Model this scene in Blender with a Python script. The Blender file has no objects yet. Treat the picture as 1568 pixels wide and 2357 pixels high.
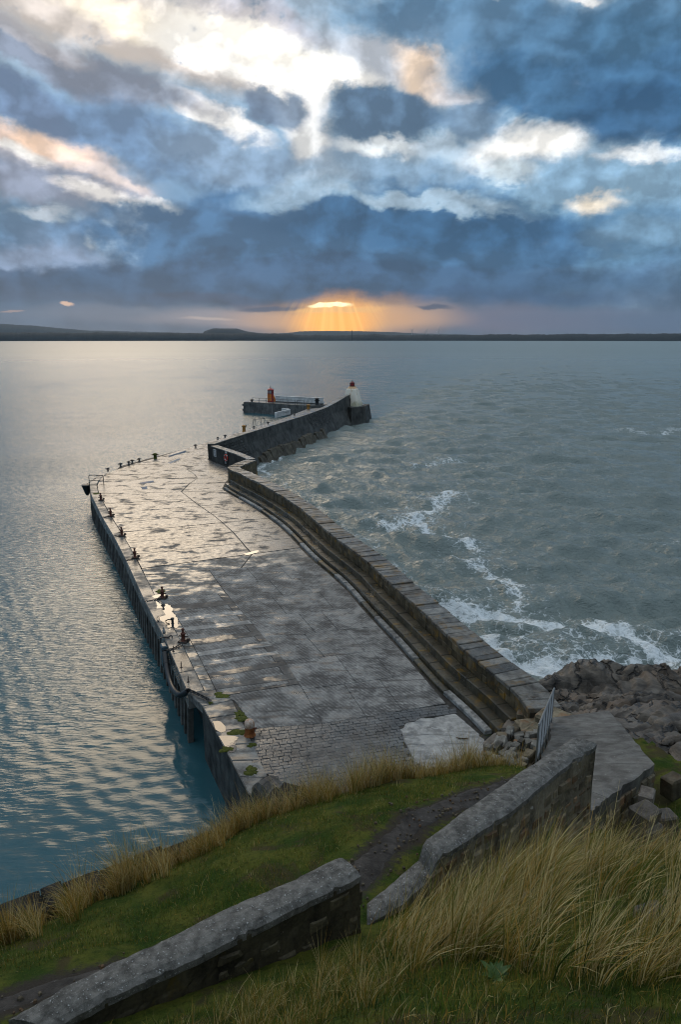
import bpy, bmesh, math, random
import numpy as np
from mathutils import Vector, Matrix

random.seed(7); rng = np.random.default_rng(7)
SC = bpy.context.scene
COL = SC.collection
R = math.radians

# ------------------------------------------------------------------ camera
PITCH = 14.33                                   # degrees below the horizontal
EYE = 19.0                                      # metres above the pier deck (deck top is z = 0)
WATER = -3.2
cam_d = bpy.data.cameras.new('camera'); cam = bpy.data.objects.new('camera', cam_d); COL.objects.link(cam)
cam.location = (0, 0, EYE); cam.rotation_euler = (R(90 - PITCH), 0, 0)
cam_d.sensor_fit = 'VERTICAL'; cam_d.sensor_height = 36; cam_d.lens = 24
cam_d.clip_start = .2; cam_d.clip_end = 90000
SC.camera = cam
SC.view_settings.view_transform = 'Standard'; SC.view_settings.look = 'None'
SC.view_settings.exposure = .16; SC.view_settings.gamma = 1; SC.view_settings.use_curve_mapping = False
SC.render.engine = 'CYCLES'
SC.cycles.use_denoising = True
SC.cycles.use_adaptive_sampling = True; SC.cycles.adaptive_threshold = .01; SC.cycles.adaptive_min_samples = 16
SC.cycles.pixel_filter_type = 'BLACKMAN_HARRIS'; SC.cycles.filter_width = 1.05
SC.cycles.max_bounces = 5; SC.cycles.diffuse_bounces = 2; SC.cycles.glossy_bounces = 3
SC.cycles.transmission_bounces = 2; SC.cycles.volume_bounces = 0
SC.cycles.caustics_reflective = False; SC.cycles.caustics_refractive = False

def ray(u, v):
    """direction seen at a point of the photograph (1568 x 2357 grid)"""
    s = 1024 / 2357; f = 24 / 36 * 1024
    x, y = (u - 784) * s, (v - 1178.5) * s
    c, n = math.cos(R(PITCH)), math.sin(R(PITCH))
    return (x, f * c - y * n, -(f * n + y * c))
def at(u, v, z=0.0):
    """where the line of sight through (u, v) meets the level z"""
    x, y, w = ray(u, v); t = (z - EYE) / w
    return (x * t, y * t, z)
def azel(u, v):
    x, y, w = ray(u, v); l = math.sqrt(x * x + y * y + w * w)
    return math.degrees(math.atan2(x, y)), math.degrees(math.asin(w / l))

def lin(c):
    return tuple((x / 255 / 12.92) if x / 255 <= .04045 else ((x / 255 + .055) / 1.055) ** 2.4 for x in c)

class NT:
    """small helper to write node trees"""
    def __init__(s, nt): s.nt = nt; s.n = nt.nodes; s.l = nt.links
    def node(s, t, **k):
        n = s.n.new(t)
        for a, b in k.items(): setattr(n, a, b)
        return n
    def put(s, sock, v):
        if isinstance(v, bpy.types.NodeSocket): s.l.new(v, sock)
        elif v is not None:
            if sock.type == 'RGBA' and not hasattr(v, '__len__'): v = (v, v, v, 1)
            if sock.type == 'RGBA' and len(v) == 3: v = (*v, 1)
            sock.default_value = v
    def math(s, op, a, b=None, c=None, clamp=False):
        n = s.node('ShaderNodeMath', operation=op, use_clamp=clamp)
        s.put(n.inputs[0], a)
        if b is not None: s.put(n.inputs[1], b)
        if c is not None: s.put(n.inputs[2], c)
        return n.outputs[0]
    def vmath(s, op, a, b=None):
        n = s.node('ShaderNodeVectorMath', operation=op)
        s.put(n.inputs[0], a)
        if b is not None:
            if op == 'SCALE': s.put(n.inputs['Scale'], b)
            else: s.put(n.inputs[1], b)
        return n.outputs[1] if op in ('LENGTH', 'DOT_PRODUCT', 'DISTANCE') else n.outputs[0]
    def mix(s, fac, a, b, mode='MIX'):
        n = s.node('ShaderNodeMix', data_type='RGBA', blend_type=mode)
        s.put(n.inputs[0], fac); s.put(n.inputs[6], a); s.put(n.inputs[7], b)
        return n.outputs[2]
    def noise(s, vec, scale, detail=4, rough=.5, dist=0.0, lac=2.0, ty='FBM'):
        n = s.node('ShaderNodeTexNoise', noise_type=ty)
        if vec is not None: s.put(n.inputs['Vector'], vec)
        s.put(n.inputs['Scale'], scale); s.put(n.inputs['Detail'], detail)
        s.put(n.inputs['Roughness'], rough); s.put(n.inputs['Distortion'], dist); s.put(n.inputs['Lacunarity'], lac)
        return n.outputs
    def smooth(s, x, a, b, lo=0.0, hi=1.0):
        n = s.node('ShaderNodeMapRange', interpolation_type='SMOOTHSTEP')
        s.put(n.inputs[0], x); s.put(n.inputs[1], a); s.put(n.inputs[2], b); s.put(n.inputs[3], lo); s.put(n.inputs[4], hi)
        return n.outputs[0]
    def lerp(s, x, a, b, lo=0.0, hi=1.0):
        n = s.node('ShaderNodeMapRange'); s.put(n.inputs[0], x); s.put(n.inputs[1], a); s.put(n.inputs[2], b); s.put(n.inputs[3], lo); s.put(n.inputs[4], hi)
        return n.outputs[0]
    def ramp(s, x, stops):
        n = s.node('ShaderNodeValToRGB'); e = n.color_ramp.elements
        while len(e) > 1: e.remove(e[0])
        e[0].position = stops[0][0]; e[0].color = (*stops[0][1], 1)
        for p, c in stops[1:]:
            q = e.new(p); q.color = (*c, 1)
        s.put(n.inputs[0], x); return n.outputs[0]

# ------------------------------------------------------------------ sky: broken rain clouds over a low sun
SUN_AZ, SUN_EL = -17.0, 23.5                      # degrees from straight ahead (left is negative), above the horizon
def make_sky():
    w = bpy.data.worlds.new('World'); SC.world = w; w.use_nodes = True
    T = NT(w.node_tree); T.n.clear()
    d = T.node('ShaderNodeTexCoord').outputs['Generated']
    sep = T.node('ShaderNodeSeparateXYZ'); T.put(sep.inputs[0], d)
    X, Y, Z = sep.outputs
    az = T.math('MULTIPLY', T.math('ARCTAN2', X, Y), 180 / math.pi)
    el = T.math('MULTIPLY', T.math('ARCSINE', Z), 180 / math.pi)
    ela = T.math('ABSOLUTE', el)
    def comb(a, b, c=0.0):
        n = T.node('ShaderNodeCombineXYZ'); T.put(n.inputs[0], a); T.put(n.inputs[1], b); T.put(n.inputs[2], c); return n.outputs[0]
    # noise domain: cloud layers flatten towards the horizon
    flat = comb(X, Y, T.math('MULTIPLY', Z, 1.35))
    fx = T.math('ADD', T.math('MULTIPLY', Z, 1.15), .30)
    deck = comb(T.math('DIVIDE', X, fx), T.math('DIVIDE', Y, fx), T.math('MULTIPLY', Z, 1.2))
    big = T.noise(deck, 2.1, 8, .58)
    wv = T.vmath('SUBTRACT', big[1], (.5, .5, .5))
    mid = T.noise(flat, 9.0, 7, .60, .25)
    wm = T.vmath('SUBTRACT', mid[1], (.5, .5, .5))
    P0 = comb(az, el)
    near_h = T.smooth(ela, 0.5, 7.0, .12, 1.0)
    P = T.vmath('ADD', P0, T.vmath('SCALE', T.vmath('ADD', T.vmath('SCALE', wv, 4.5), T.vmath('SCALE', wm, 4.5)), near_h))
    Pl = T.vmath('MULTIPLY', P, (1, 1, 0))
    # raggedness of cloud edges, and relief lit from the sun's side
    fine = T.noise(flat, 17.0, 7, .60, .15)[0]
    sund = Vector((math.sin(R(SUN_AZ)) * math.cos(R(SUN_EL)), math.cos(R(SUN_AZ)) * math.cos(R(SUN_EL)), math.sin(R(SUN_EL))))
    tow = T.vmath('NORMALIZE', T.vmath('SUBTRACT', tuple(sund), d))
    offs = T.vmath('SCALE', T.vmath('ADD', T.vmath('SCALE', tow, .022), (0, 0, .016)), 1.0)
    fl2 = T.vmath('ADD', flat, offs)
    def billow(v):
        n = T.noise(v, 7.0, 6, .60, .2)[0]; k = T.noise(v, 10.5, 4, .50, .0)[0]
        return T.math('ADD', T.math('MULTIPLY', n, .62), T.math('MULTIPLY', T.math('ABSOLUTE', T.math('SUBTRACT', k, .5)), .80))
    rel_a = billow(flat); rel_b = billow(fl2)
    relief = T.math('SUBTRACT', rel_a, rel_b)
    # --- ground tone of the overcast by elevation
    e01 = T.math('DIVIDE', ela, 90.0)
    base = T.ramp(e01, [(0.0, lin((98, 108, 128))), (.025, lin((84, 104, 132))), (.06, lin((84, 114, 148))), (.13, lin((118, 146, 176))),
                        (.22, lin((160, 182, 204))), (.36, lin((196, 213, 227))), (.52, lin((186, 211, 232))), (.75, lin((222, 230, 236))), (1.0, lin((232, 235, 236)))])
    # large scale light and dark of the unbroken cloud, all round
    gen = T.smooth(big[0], .36, .66)
    outside = T.smooth(ela, 19, 27)
    behind = T.smooth(T.math('ABSOLUTE', az), 30, 42)
    gm = T.math('MAXIMUM', outside, behind)
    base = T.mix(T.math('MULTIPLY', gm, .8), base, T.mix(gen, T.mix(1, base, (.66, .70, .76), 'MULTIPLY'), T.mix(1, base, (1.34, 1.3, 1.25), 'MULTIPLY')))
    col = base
    def blob(col, u, v, rx, ry, rot, c, k=1.0, edge=(.0, .55), rag=.35, gain=1.0):
        a, e = azel(u, v)
        a2, e2 = azel(u + 10, v); a3, e3 = azel(u, v + 10)
        m = T.node('ShaderNodeMapping', vector_type='TEXTURE')
        T.put(m.inputs[0], Pl)
        m.inputs[1].default_value = (a, e, 0); m.inputs[2].default_value = (0, 0, R(-rot))
        m.inputs[3].default_value = (max(.1, rx * (a2 - a) / 10), max(.1, ry * (e - e3) / 10), 1)
        g = T.node('ShaderNodeTexGradient', gradient_type='SPHERICAL'); T.put(g.inputs[0], m.outputs[0])
        x = g.outputs[1]
        if rag: x = T.math('ADD', x, T.math('MULTIPLY', T.math('SUBTRACT', fine, .5), rag))
        f = T.smooth(x, edge[0], edge[1], 0.0, k)
        if rag: f = T.math('MULTIPLY', f, T.math('GREATER_THAN', g.outputs[1], 0.0)) if edge[0] <= -.1 else f
        return T.mix(f, col, tuple(q * gain for q in lin(c)))
    for b in SKY: col = blob(col, *b)
    # the grey of the clouds leans to slate blue
    lum = T.math('ADD', T.math('MULTIPLY', T.vmath('DOT_PRODUCT', col, (.3, .5, .2)), 1.0), 0.0)
    col = T.mix(T.smooth(lum, .22, .6, 1.0, 0.0), col, T.mix(1.0, col, (.87, 1.0, 1.02), 'MULTIPLY'))
    # billow relief
    amt = T.math('MULTIPLY', T.smooth(ela, 1.0, 6.0, .25, 1.0), 3.9)
    shade = T.math('ADD', 1.0, T.math('MULTIPLY', relief, amt)); shade = T.math('MINIMUM', T.math('MAXIMUM', shade, .78), 1.4)
    col = T.mix(1.0, col, comb(shade, shade, shade), 'MULTIPLY')
    f2 = T.lerp(fine, .25, .75, .90, 1.10)
    col = T.mix(1.0, col, comb(f2, f2, f2), 'MULTIPLY')
    for b in GLOW: col = blob(col, *b)
    # shafts of light and rain under the cloud base
    sx = T.math('DIVIDE', T.math('SUBTRACT', az, azel(765, 560)[0]), T.math('ADD', T.math('MULTIPLY', T.math('SUBTRACT', azel(765, 560)[1], el), 1.0), .2))
    sn = T.noise(comb(T.math('MULTIPLY', sx, 13.0), 3.7, 0), 1.0, 3, .55)[0]
    under = T.math('MULTIPLY', T.smooth(el, .0, .5), T.smooth(el, azel(765, 690)[1] + .1, azel(765, 710)[1]))
    win = T.math('MULTIPLY', under, T.smooth(T.math('ABSOLUTE', T.math('SUBTRACT', az, azel(770, 730)[0])), 5.0, .8))
    col = T.mix(T.math('MULTIPLY', win, T.smooth(sn, .34, .70, 0, .40)), col, tuple(1.5 * q for q in lin((255, 204, 112))))
    # the clear sky behind it all shows faintly through
    sky = T.node('ShaderNodeTexSky', sky_type='NISHITA', sun_disc=False, sun_elevation=R(SUN_EL), sun_rotation=R(SUN_AZ))
    hs = T.node('ShaderNodeHueSaturation'); hs.inputs['Saturation'].default_value = .98; T.put(hs.inputs['Color'], col)
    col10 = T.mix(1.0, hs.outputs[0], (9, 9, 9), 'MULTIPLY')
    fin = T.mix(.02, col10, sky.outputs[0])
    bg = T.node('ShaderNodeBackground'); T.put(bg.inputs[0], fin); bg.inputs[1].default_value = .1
    out = T.node('ShaderNodeOutputWorld'); T.l.new(bg.outputs[0], out.inputs[0])
    try: w.cycles.sampling_method = 'MANUAL'; w.cycles.sample_map_resolution = 1024
    except Exception: pass
# (u, v, half width, half height, tilt clockwise, colour, strength, edge, raggedness, gain)
W_, CR_, PE_ = (255, 253, 248), (255, 242, 218), (252, 222, 190)
SKY = [
 # above the frame: the bright break goes on up and to the left
 (200, -420, 900, 420, 8, (250, 218, 178), .85, (.0, .7), .3),
 (130, -215, 430, 190, 8, (255, 206, 140), .9, (.05, .7), .3, 1.5),
 (1150, -500, 700, 300, 0, (196, 208, 218), .6, (.0, .6), .3),
 # soft pale veils
 (330, 60, 560, 150, 14, (222, 208, 196), .85, (.0, .55), .3),
 (900, 160, 420, 150, 0, (206, 210, 218), .75, (.0, .6), .3),
 (1100, 330, 420, 110, 0, (186, 204, 218), .7, (.0, .6), .35),
 (1330, 420, 400, 120, 0, (150, 182, 206), .7, (.0, .6), .35),
 (110, 390, 330, 110, 6, (186, 178, 186), .75, (.0, .6), .3),
 # bright break
 (640, 150, 440, 100, 17, (255, 250, 238), 1.0, (.08, .75), .45, 1.35),
 (330, 50, 380, 62, 16, CR_, .9, (.1, .75), .45, 1.08),
 (470, 120, 200, 80, 20, W_, .85, (.05, .7), .45, 1.15),
 (590, 50, 210, 55, 10, (196, 190, 200), .65, (.05, .7), .4),
 (480, 285, 190, 46, 20, W_, .9, (.05, .6), .45, 1.15),
 (690, 290, 170, 100, 60, (244, 244, 242), .9, (.05, .6), .45),
 (985, 170, 120, 110, 35, PE_, .8, (.05, .7), .35, 1.1),
 (1070, 225, 120, 60, 10, (228, 226, 230), .7, (.05, .7), .35),
 # left grey bands
 (190, 165, 430, 62, 14, (136, 140, 160), .95, (.05, .55), .4),
 (60, 60, 220, 40, 22, (186, 178, 182), .7, (.05, .6), .4),
 (90, 240, 330, 70, 12, (112, 132, 166), .95, (.05, .5), .4),
 (330, 320, 260, 90, 22, (108, 136, 172), .9, (.05, .5), .4),
 # left lower lights
 (95, 322, 230, 58, 8, (250, 214, 186), .95, (.1, .85), .4, 1.08),
 (40, 345, 130, 34, 14, W_, .85, (.1, .85), .4, 1.1),
 (230, 395, 190, 44, 25, (238, 222, 214), .7, (.1, .65), .45),
 (130, 430, 260, 60, 4, (142, 146, 168), .9, (.05, .55), .4),
 (345, 478, 92, 42, 5, W_, 1.0, (.1, .75), .5, 1.35),
 (240, 455, 130, 40, 16, (246, 242, 238), .9, (.1, .8), .5, 1.1),
 (120, 495, 130, 26, 0, (206, 216, 226), .7, (.1, .7), .45),
 # middle clouds
 (880, 275, 205, 92, 4, (98, 122, 150), 1.0, (.06, .42), .65),
 (615, 255, 110, 72, 15, (112, 126, 152), .9, (.06, .4), .65),
 (1085, 290, 110, 58, 0, (116, 138, 166), .85, (.06, .5), .5),
 (560, 390, 260, 80, 10, (140, 162, 190), .85, (.05, .6), .4),
 (870, 352, 150, 38, 4, (236, 242, 244), .85, (.1, .8), .5, 1.1),
 (950, 430, 270, 60, 4, (136, 160, 186), .85, (.05, .5), .45),
 (760, 400, 130, 60, 0, (146, 168, 192), .8, (.05, .55), .45),
 # right side
 (1370, 175, 480, 165, 6, (72, 110, 146), 1.0, (.05, .45), .4),
 (1080, 60, 420, 90, 8, (92, 128, 162), .9, (.05, .5), .4),
 (1500, 60, 260, 120, 0, (78, 114, 146), .9, (.05, .5), .4),
 (1500, 270, 330, 75, 8, (62, 100, 138), .95, (.05, .5), .4),
 (1130, 8, 80, 22, 10, (214, 224, 232), .8, (.1, .7), .5),
 (1360, 6, 50, 24, 0, (240, 240, 238), .9, (.1, .7), .5),
 (1215, 338, 200, 80, -12, W_, 1.0, (.08, .75), .55, 1.15),
 (1480, 352, 170, 34, 6, (244, 248, 250), .9, (.1, .85), .5, 1.05),
 (1380, 462, 110, 44, 4, (255, 240, 216), 1.0, (.1, .8), .45, 1.2),
 (1300, 400, 200, 50, 0, (140, 174, 204), .6, (.05, .6), .5),
 (1180, 405, 110, 30, 0, (216, 230, 236), .7, (.1, .7), .5),
 # the great blue rain cloud
 (330, 575, 430, 105, -6, (128, 152, 186), .9, (.05, .5), .5),
 (290, 540, 150, 70, -30, (176, 192, 214), .8, (.05, .7), .5),
 (215, 545, 60, 26, -50, (226, 232, 240), .8, (.1, .7), .5),
 (60, 600, 260, 60, 0, (138, 150, 178), .85, (.05, .55), .45),
 (1280, 560, 430, 130, 0, (104, 142, 176), .9, (.05, .5), .45),
 (800, 560, 700, 150, 0, (70, 108, 146), 1.0, (.04, .28), .60),
 (930, 520, 460, 80, 0, (58, 98, 136), .9, (.05, .5), .6),
 (960, 462, 330, 30, 3, (182, 202, 218), .7, (.1, .6), .7),
 (700, 440, 170, 44, -8, (176, 196, 214), .6, (.1, .6), .7),
 (1480, 540, 200, 60, 0, (128, 154, 178), .6, (.05, .6), .45),
 (1330, 640, 330, 40, 0, (104, 134, 166), .7, (.05, .6), .4),
 (400, 664, 1100, 54, 0, (74, 92, 120), .95, (.05, .42), .45),
 (760, 652, 900, 66, 0, (62, 92, 126), .95, (.05, .42), .45),
 (1100, 690, 420, 22, 0, (62, 90, 126), .8, (.05, .6), .3),
 (540, 692, 300, 20, 2, (72, 86, 114), .8, (.05, .6), .3),
]
GLOW = [
 (330, 725, 420, 30, 0, (112, 122, 142), .8, (.05, .7), .1),
 (560, 735, 300, 32, 0, (158, 152, 160), .8, (.05, .7), .1),
 (900, 735, 260, 34, 0, (164, 150, 150), .85, (.05, .7), .1),
 (1160, 735, 220, 50, 0, (116, 112, 132), .8, (.05, .8), .1),
 (1330, 735, 330, 42, 0, (98, 108, 134), .8, (.05, .7), .1),
 (1560, 735, 260, 42, 0, (84, 106, 136), .8, (.05, .7), .1),
 (480, 737, 90, 5, 0, (190, 176, 172), .8, (.05, .7), .1),
 (155, 706, 22, 5, 0, (236, 196, 170), .9, (.05, .6), .1),
 (30, 716, 40, 4, 0, (190, 160, 150), .6, (.05, .6), .1),
 (790, 735, 330, 62, 0, (236, 176, 116), .9, (.0, .85), .1, 1.0),
 (772, 740, 130, 78, 0, (255, 174, 62), .95, (.0, .75), .1, 1.4),
 (775, 712, 150, 12, 2, (255, 196, 120), .8, (.05, .7), .2),
 (758, 700, 66, 8, 1, (255, 246, 196), 1.0, (.1, .45), .15, 1.5),
 (1000, 714, 60, 7, 4, (72, 84, 110), .9, (.05, .6), .3),
 (620, 706, 100, 10, -4, (70, 84, 112), .9, (.05, .6), .3),
]
make_sky()
sun_d = bpy.data.lights.new('sun', 'SUN'); sun = bpy.data.objects.new('sun', sun_d); COL.objects.link(sun)
sun_d.energy = .5; sun_d.angle = R(22); sun_d.color = (1.0, .80, .56)
sun.rotation_euler = (R(90 - SUN_EL), 0, R(180 - SUN_AZ))
sun.location = (0, 0, 120)
# ------------------------------------------------------------------ helpers
def link(name, me, mat=None, parent=None):
    o = bpy.data.objects.new(name, me); COL.objects.link(o)
    if mat is not None and len(me.materials) == 0: me.materials.append(mat)
    if parent is not None: o.parent = parent
    return o
def mesh(name, verts, faces, mat=None, parent=None, smooth=False):
    me = bpy.data.meshes.new(name)
    me.from_pydata([tuple(v) for v in verts], [], [tuple(f) for f in faces])
    if smooth: me.polygons.foreach_set('use_smooth', [True] * len(me.polygons))
    me.update()
    return link(name, me, mat, parent)
def mesh_np(name, verts, quads, mat=None, parent=None, smooth=True, colors=None, tri=False):
    k = quads.shape[1]
    me = bpy.data.meshes.new(name)
    me.vertices.add(len(verts)); me.vertices.foreach_set('co', verts.astype(np.float32).ravel())
    me.loops.add(quads.size); me.loops.foreach_set('vertex_index', quads.astype(np.int32).ravel())
    me.polygons.add(len(quads)); me.polygons.foreach_set('loop_start', np.arange(0, quads.size, k, dtype=np.int32))
    if smooth: me.polygons.foreach_set('use_smooth', np.ones(len(quads), dtype=bool))
    me.update(calc_edges=True); me.validate()
    for nm, c in (colors or {}).items():
        if c.ndim == 1:
            a = me.attributes.new(nm, 'FLOAT', 'POINT'); a.data.foreach_set('value', c.astype(np.float32))
        else:
            a = me.attributes.new(nm, 'FLOAT_COLOR', 'POINT'); a.data.foreach_set('color', np.c_[c, np.ones(len(c))].astype(np.float32).ravel())
    return link(name, me, mat, parent)
class MB:
    """collects shapes into one mesh"""
    def __init__(s): s.v = []; s.f = []
    def add(s, v, f):
        o = len(s.v); s.v += [tuple(p) for p in v]; s.f += [tuple(i + o for i in q) for q in f]; return s
    def hexa(s, p):
        """eight corners: four below (counter-clockwise), four above"""
        return s.add(p, [(3, 2, 1, 0), (4, 5, 6, 7), (0, 1, 5, 4), (1, 2, 6, 5), (2, 3, 7, 6), (3, 0, 4, 7)])
    def box(s, c, d, rz=0, ch=0.0):
        a, b, h = d[0] / 2, d[1] / 2, d[2] / 2; q = math.cos(rz), math.sin(rz)
        def T(x, y, z): return (c[0] + x * q[0] - y * q[1], c[1] + x * q[1] + y * q[0], c[2] + z)
        if ch <= 0:
            return s.hexa([T(-a, -b, -h), T(a, -b, -h), T(a, b, -h), T(-a, b, -h), T(-a, -b, h), T(a, -b, h), T(a, b, h), T(-a, b, h)])
        v = []; f = []
        for z, i in ((-h, ch), (-h + ch, 0), (h - ch, 0), (h, ch)):
            v += [T(-a + i, -b + i, z), T(a - i, -b + i, z), T(a - i, b - i, z), T(-a + i, b - i, z)]
        for k in range(3):
            for j in range(4): f.append((k * 4 + j, k * 4 + (j + 1) % 4, k * 4 + 4 + (j + 1) % 4, k * 4 + 4 + j))
        f += [(3, 2, 1, 0), (12, 13, 14, 15)]
        return s.add(v, f)
    def tube(s, pts, r, n=8, cap=True):
        pts = [Vector(p) for p in pts]; rr = r if hasattr(r, '__len__') else [r] * len(pts)
        v = []; f = []; up = None
        for i, p in enumerate(pts):
            t = (pts[min(i + 1, len(pts) - 1)] - pts[max(i - 1, 0)]).normalized()
            if up is None: up = Vector((0, 0, 1)) if abs(t.z) < .9 else Vector((1, 0, 0))
            a = t.cross(up).normalized(); b = a.cross(t).normalized(); up = b
            for k in range(n):
                g = 2 * math.pi * k / n; v.append(p + (a * math.cos(g) + b * math.sin(g)) * rr[i])
        for i in range(len(pts) - 1):
            for k in range(n): f.append((i * n + k, i * n + (k + 1) % n, i * n + n + (k + 1) % n, i * n + n + k))
        if cap:
            f.append(tuple(range(n - 1, -1, -1))); f.append(tuple((len(pts) - 1) * n + k for k in range(n)))
        return s.add(v, f)
    def lathe(s, c, prof, n=16, rot=0.0):
        """prof: (radius, height) from below upwards"""
        v = []; f = []
        for r, z in prof:
            for k in range(n):
                g = 2 * math.pi * (k + rot) / n; v.append((c[0] + r * math.cos(g), c[1] + r * math.sin(g), c[2] + z))
        for i in range(len(prof) - 1):
            for k in range(n): f.append((i * n + k, i * n + (k + 1) % n, i * n + n + (k + 1) % n, i * n + n + k))
        f.append(tuple(range(n - 1, -1, -1))); f.append(tuple((len(prof) - 1) * n + k for k in range(n)))
        return s.add(v, f)
    def torus(s, c, Rr, r, ax, ay, n=20, m=8, sx=1.0):
        ax, ay = Vector(ax).normalized(), Vector(ay).normalized(); az = ax.cross(ay); v = []; f = []
        for i in range(n):
            g = 2 * math.pi * i / n; d = ax * math.cos(g) * sx + ay * math.sin(g)
            for k in range(m):
                h = 2 * math.pi * k / m; v.append(Vector(c) + d * (Rr + r * math.cos(h)) + az * r * math.sin(h))
        for i in range(n):
            for k in range(m): f.append((i * m + k, ((i + 1) % n) * m + k, ((i + 1) % n) * m + (k + 1) % m, i * m + (k + 1) % m))
        return s.add(v, f)
    def build(s, name, mat, parent=None, smooth=False):
        o = mesh(name, s.v, s.f, mat, parent)
        if smooth:
            me = o.data; me.polygons.foreach_set('use_smooth', [True] * len(me.polygons))
            try: me.set_sharp_from_angle(angle=R(40))
            except Exception: pass
        return o
def thing(name, label, cat, loc=(0, 0, 0), group=None):
    o = bpy.data.objects.new(name, None); COL.objects.link(o); o.location = loc
    o.empty_display_size = .2
    return tag(o, label, cat, group)
def tag(o, label=None, cat=None, group=None, kind=None):
    if label: o['label'] = label
    if cat: o['category'] = cat
    if group: o['group'] = group
    if kind: o['kind'] = kind
    return o
def structure(o): o['kind'] = 'structure'; return o
def hang(parent, *objs):
    """parent meshes that were built in world space to a thing whose Empty stands elsewhere"""
    for o in objs: o.parent = parent; o.matrix_parent_inverse = Matrix.Translation(parent.location).inverted()

def resample(pts, step):
    pts = np.array(pts, float); d = np.r_[0, np.cumsum(np.linalg.norm(np.diff(pts, axis=0), axis=1))]
    n = max(2, int(round(d[-1] / step)) + 1); s = np.linspace(0, d[-1], n)
    return np.stack([np.interp(s, d, pts[:, k]) for k in range(pts.shape[1])], 1)
def catmull(pts, sub=8):
    P = [np.array(p, float) for p in pts]; P = [2 * P[0] - P[1]] + P + [2 * P[-1] - P[-2]]; out = []
    for i in range(1, len(P) - 2):
        a, b, c, d = P[i - 1:i + 3]
        for k in range(sub):
            t = k / sub
            out.append(.5 * (2 * b + (c - a) * t + (2 * a - 5 * b + 4 * c - d) * t * t + (3 * b - a - 3 * c + d) * t ** 3))
    out.append(P[-2]); return np.array(out)
def offset(pts, d):
    """move a plan polyline sideways to the right by d"""
    pts = np.asarray(pts, float); t = np.gradient(pts, axis=0); t /= np.linalg.norm(t, axis=1)[:, None] + 1e-9
    return pts + np.stack([t[:, 1], -t[:, 0]], 1) * (d[:, None] if hasattr(d, '__len__') else d)
class Path:
    def __init__(s, pts):
        s.p = np.asarray(pts, float); s.d = np.r_[0, np.cumsum(np.linalg.norm(np.diff(s.p, axis=0), axis=1))]; s.L = s.d[-1]
        t = np.gradient(s.p, axis=0); s.t = t / (np.linalg.norm(t, axis=1)[:, None] + 1e-9)
    def at(s, q, off=0.0):
        x = np.interp(q, s.d, s.p[:, 0]); y = np.interp(q, s.d, s.p[:, 1])
        tx = np.interp(q, s.d, s.t[:, 0]); ty = np.interp(q, s.d, s.t[:, 1]); l = math.hypot(tx, ty)
        return (x + ty / l * off, y - tx / l * off)
    def dir(s, q):
        tx = np.interp(q, s.d, s.t[:, 0]); ty = np.interp(q, s.d, s.t[:, 1]); return math.atan2(ty, tx)
def poly_dist(px, py, pts):
    """distance of many points to a polyline"""
    best = np.full(px.shape, 1e9)
    for (x0, y0), (x1, y1) in zip(pts[:-1], pts[1:]):
        dx, dy = x1 - x0, y1 - y0; L = dx * dx + dy * dy + 1e-9
        t = np.clip(((px - x0) * dx + (py - y0) * dy) / L, 0, 1)
        best = np.minimum(best, np.hypot(px - x0 - t * dx, py - y0 - t * dy))
    return best
def inside(px, py, poly):
    r = np.zeros(px.shape, bool); n = len(poly)
    for i in range(n):
        x0, y0 = poly[i][:2]; x1, y1 = poly[(i + 1) % n][:2]
        c = ((y0 > py) != (y1 > py)) & (px < (x1 - x0) * (py - y0) / (y1 - y0 + 1e-12) + x0); r ^= c
    return r
def vnoise(x, y, seed=0):
    """smooth value noise in the plane"""
    def h(i, j):
        n = (i.astype(np.int64) * 374761393 + j.astype(np.int64) * 668265263 + seed * 974634777) & 0xffffffff
        n = ((n ^ (n >> 13)) * 1274126177) & 0xffffffff; n = (n ^ (n >> 16)) & 0xffff
        return n / 65535.0
    i, j = np.floor(x), np.floor(y); fx, fy = x - i, y - j; fx = fx * fx * (3 - 2 * fx); fy = fy * fy * (3 - 2 * fy)
    return (h(i, j) * (1 - fx) + h(i + 1, j) * fx) * (1 - fy) + (h(i, j + 1) * (1 - fx) + h(i + 1, j + 1) * fx) * fy
def fbm(x, y, o=4, seed=0, g=.5):
    s = 0; a = 1; t = 0
    for k in range(o): s = s + a * vnoise(x * 2 ** k + 17.3 * k, y * 2 ** k - 9.1 * k, seed + k); t += a; a *= g
    return s / t
def prism(poly, z0, z1, mat, name, parent=None, batter=None):
    n = len(poly); bot = batter if batter is not None else poly
    v = [(p[0], p[1], z0) for p in bot] + [(p[0], p[1], z1) for p in poly]
    f = [tuple(range(n - 1, -1, -1)), tuple(range(n, 2 * n))] + [(i, (i + 1) % n, n + (i + 1) % n, n + i) for i in range(n)]
    return mesh(name, v, f, mat, parent)
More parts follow.
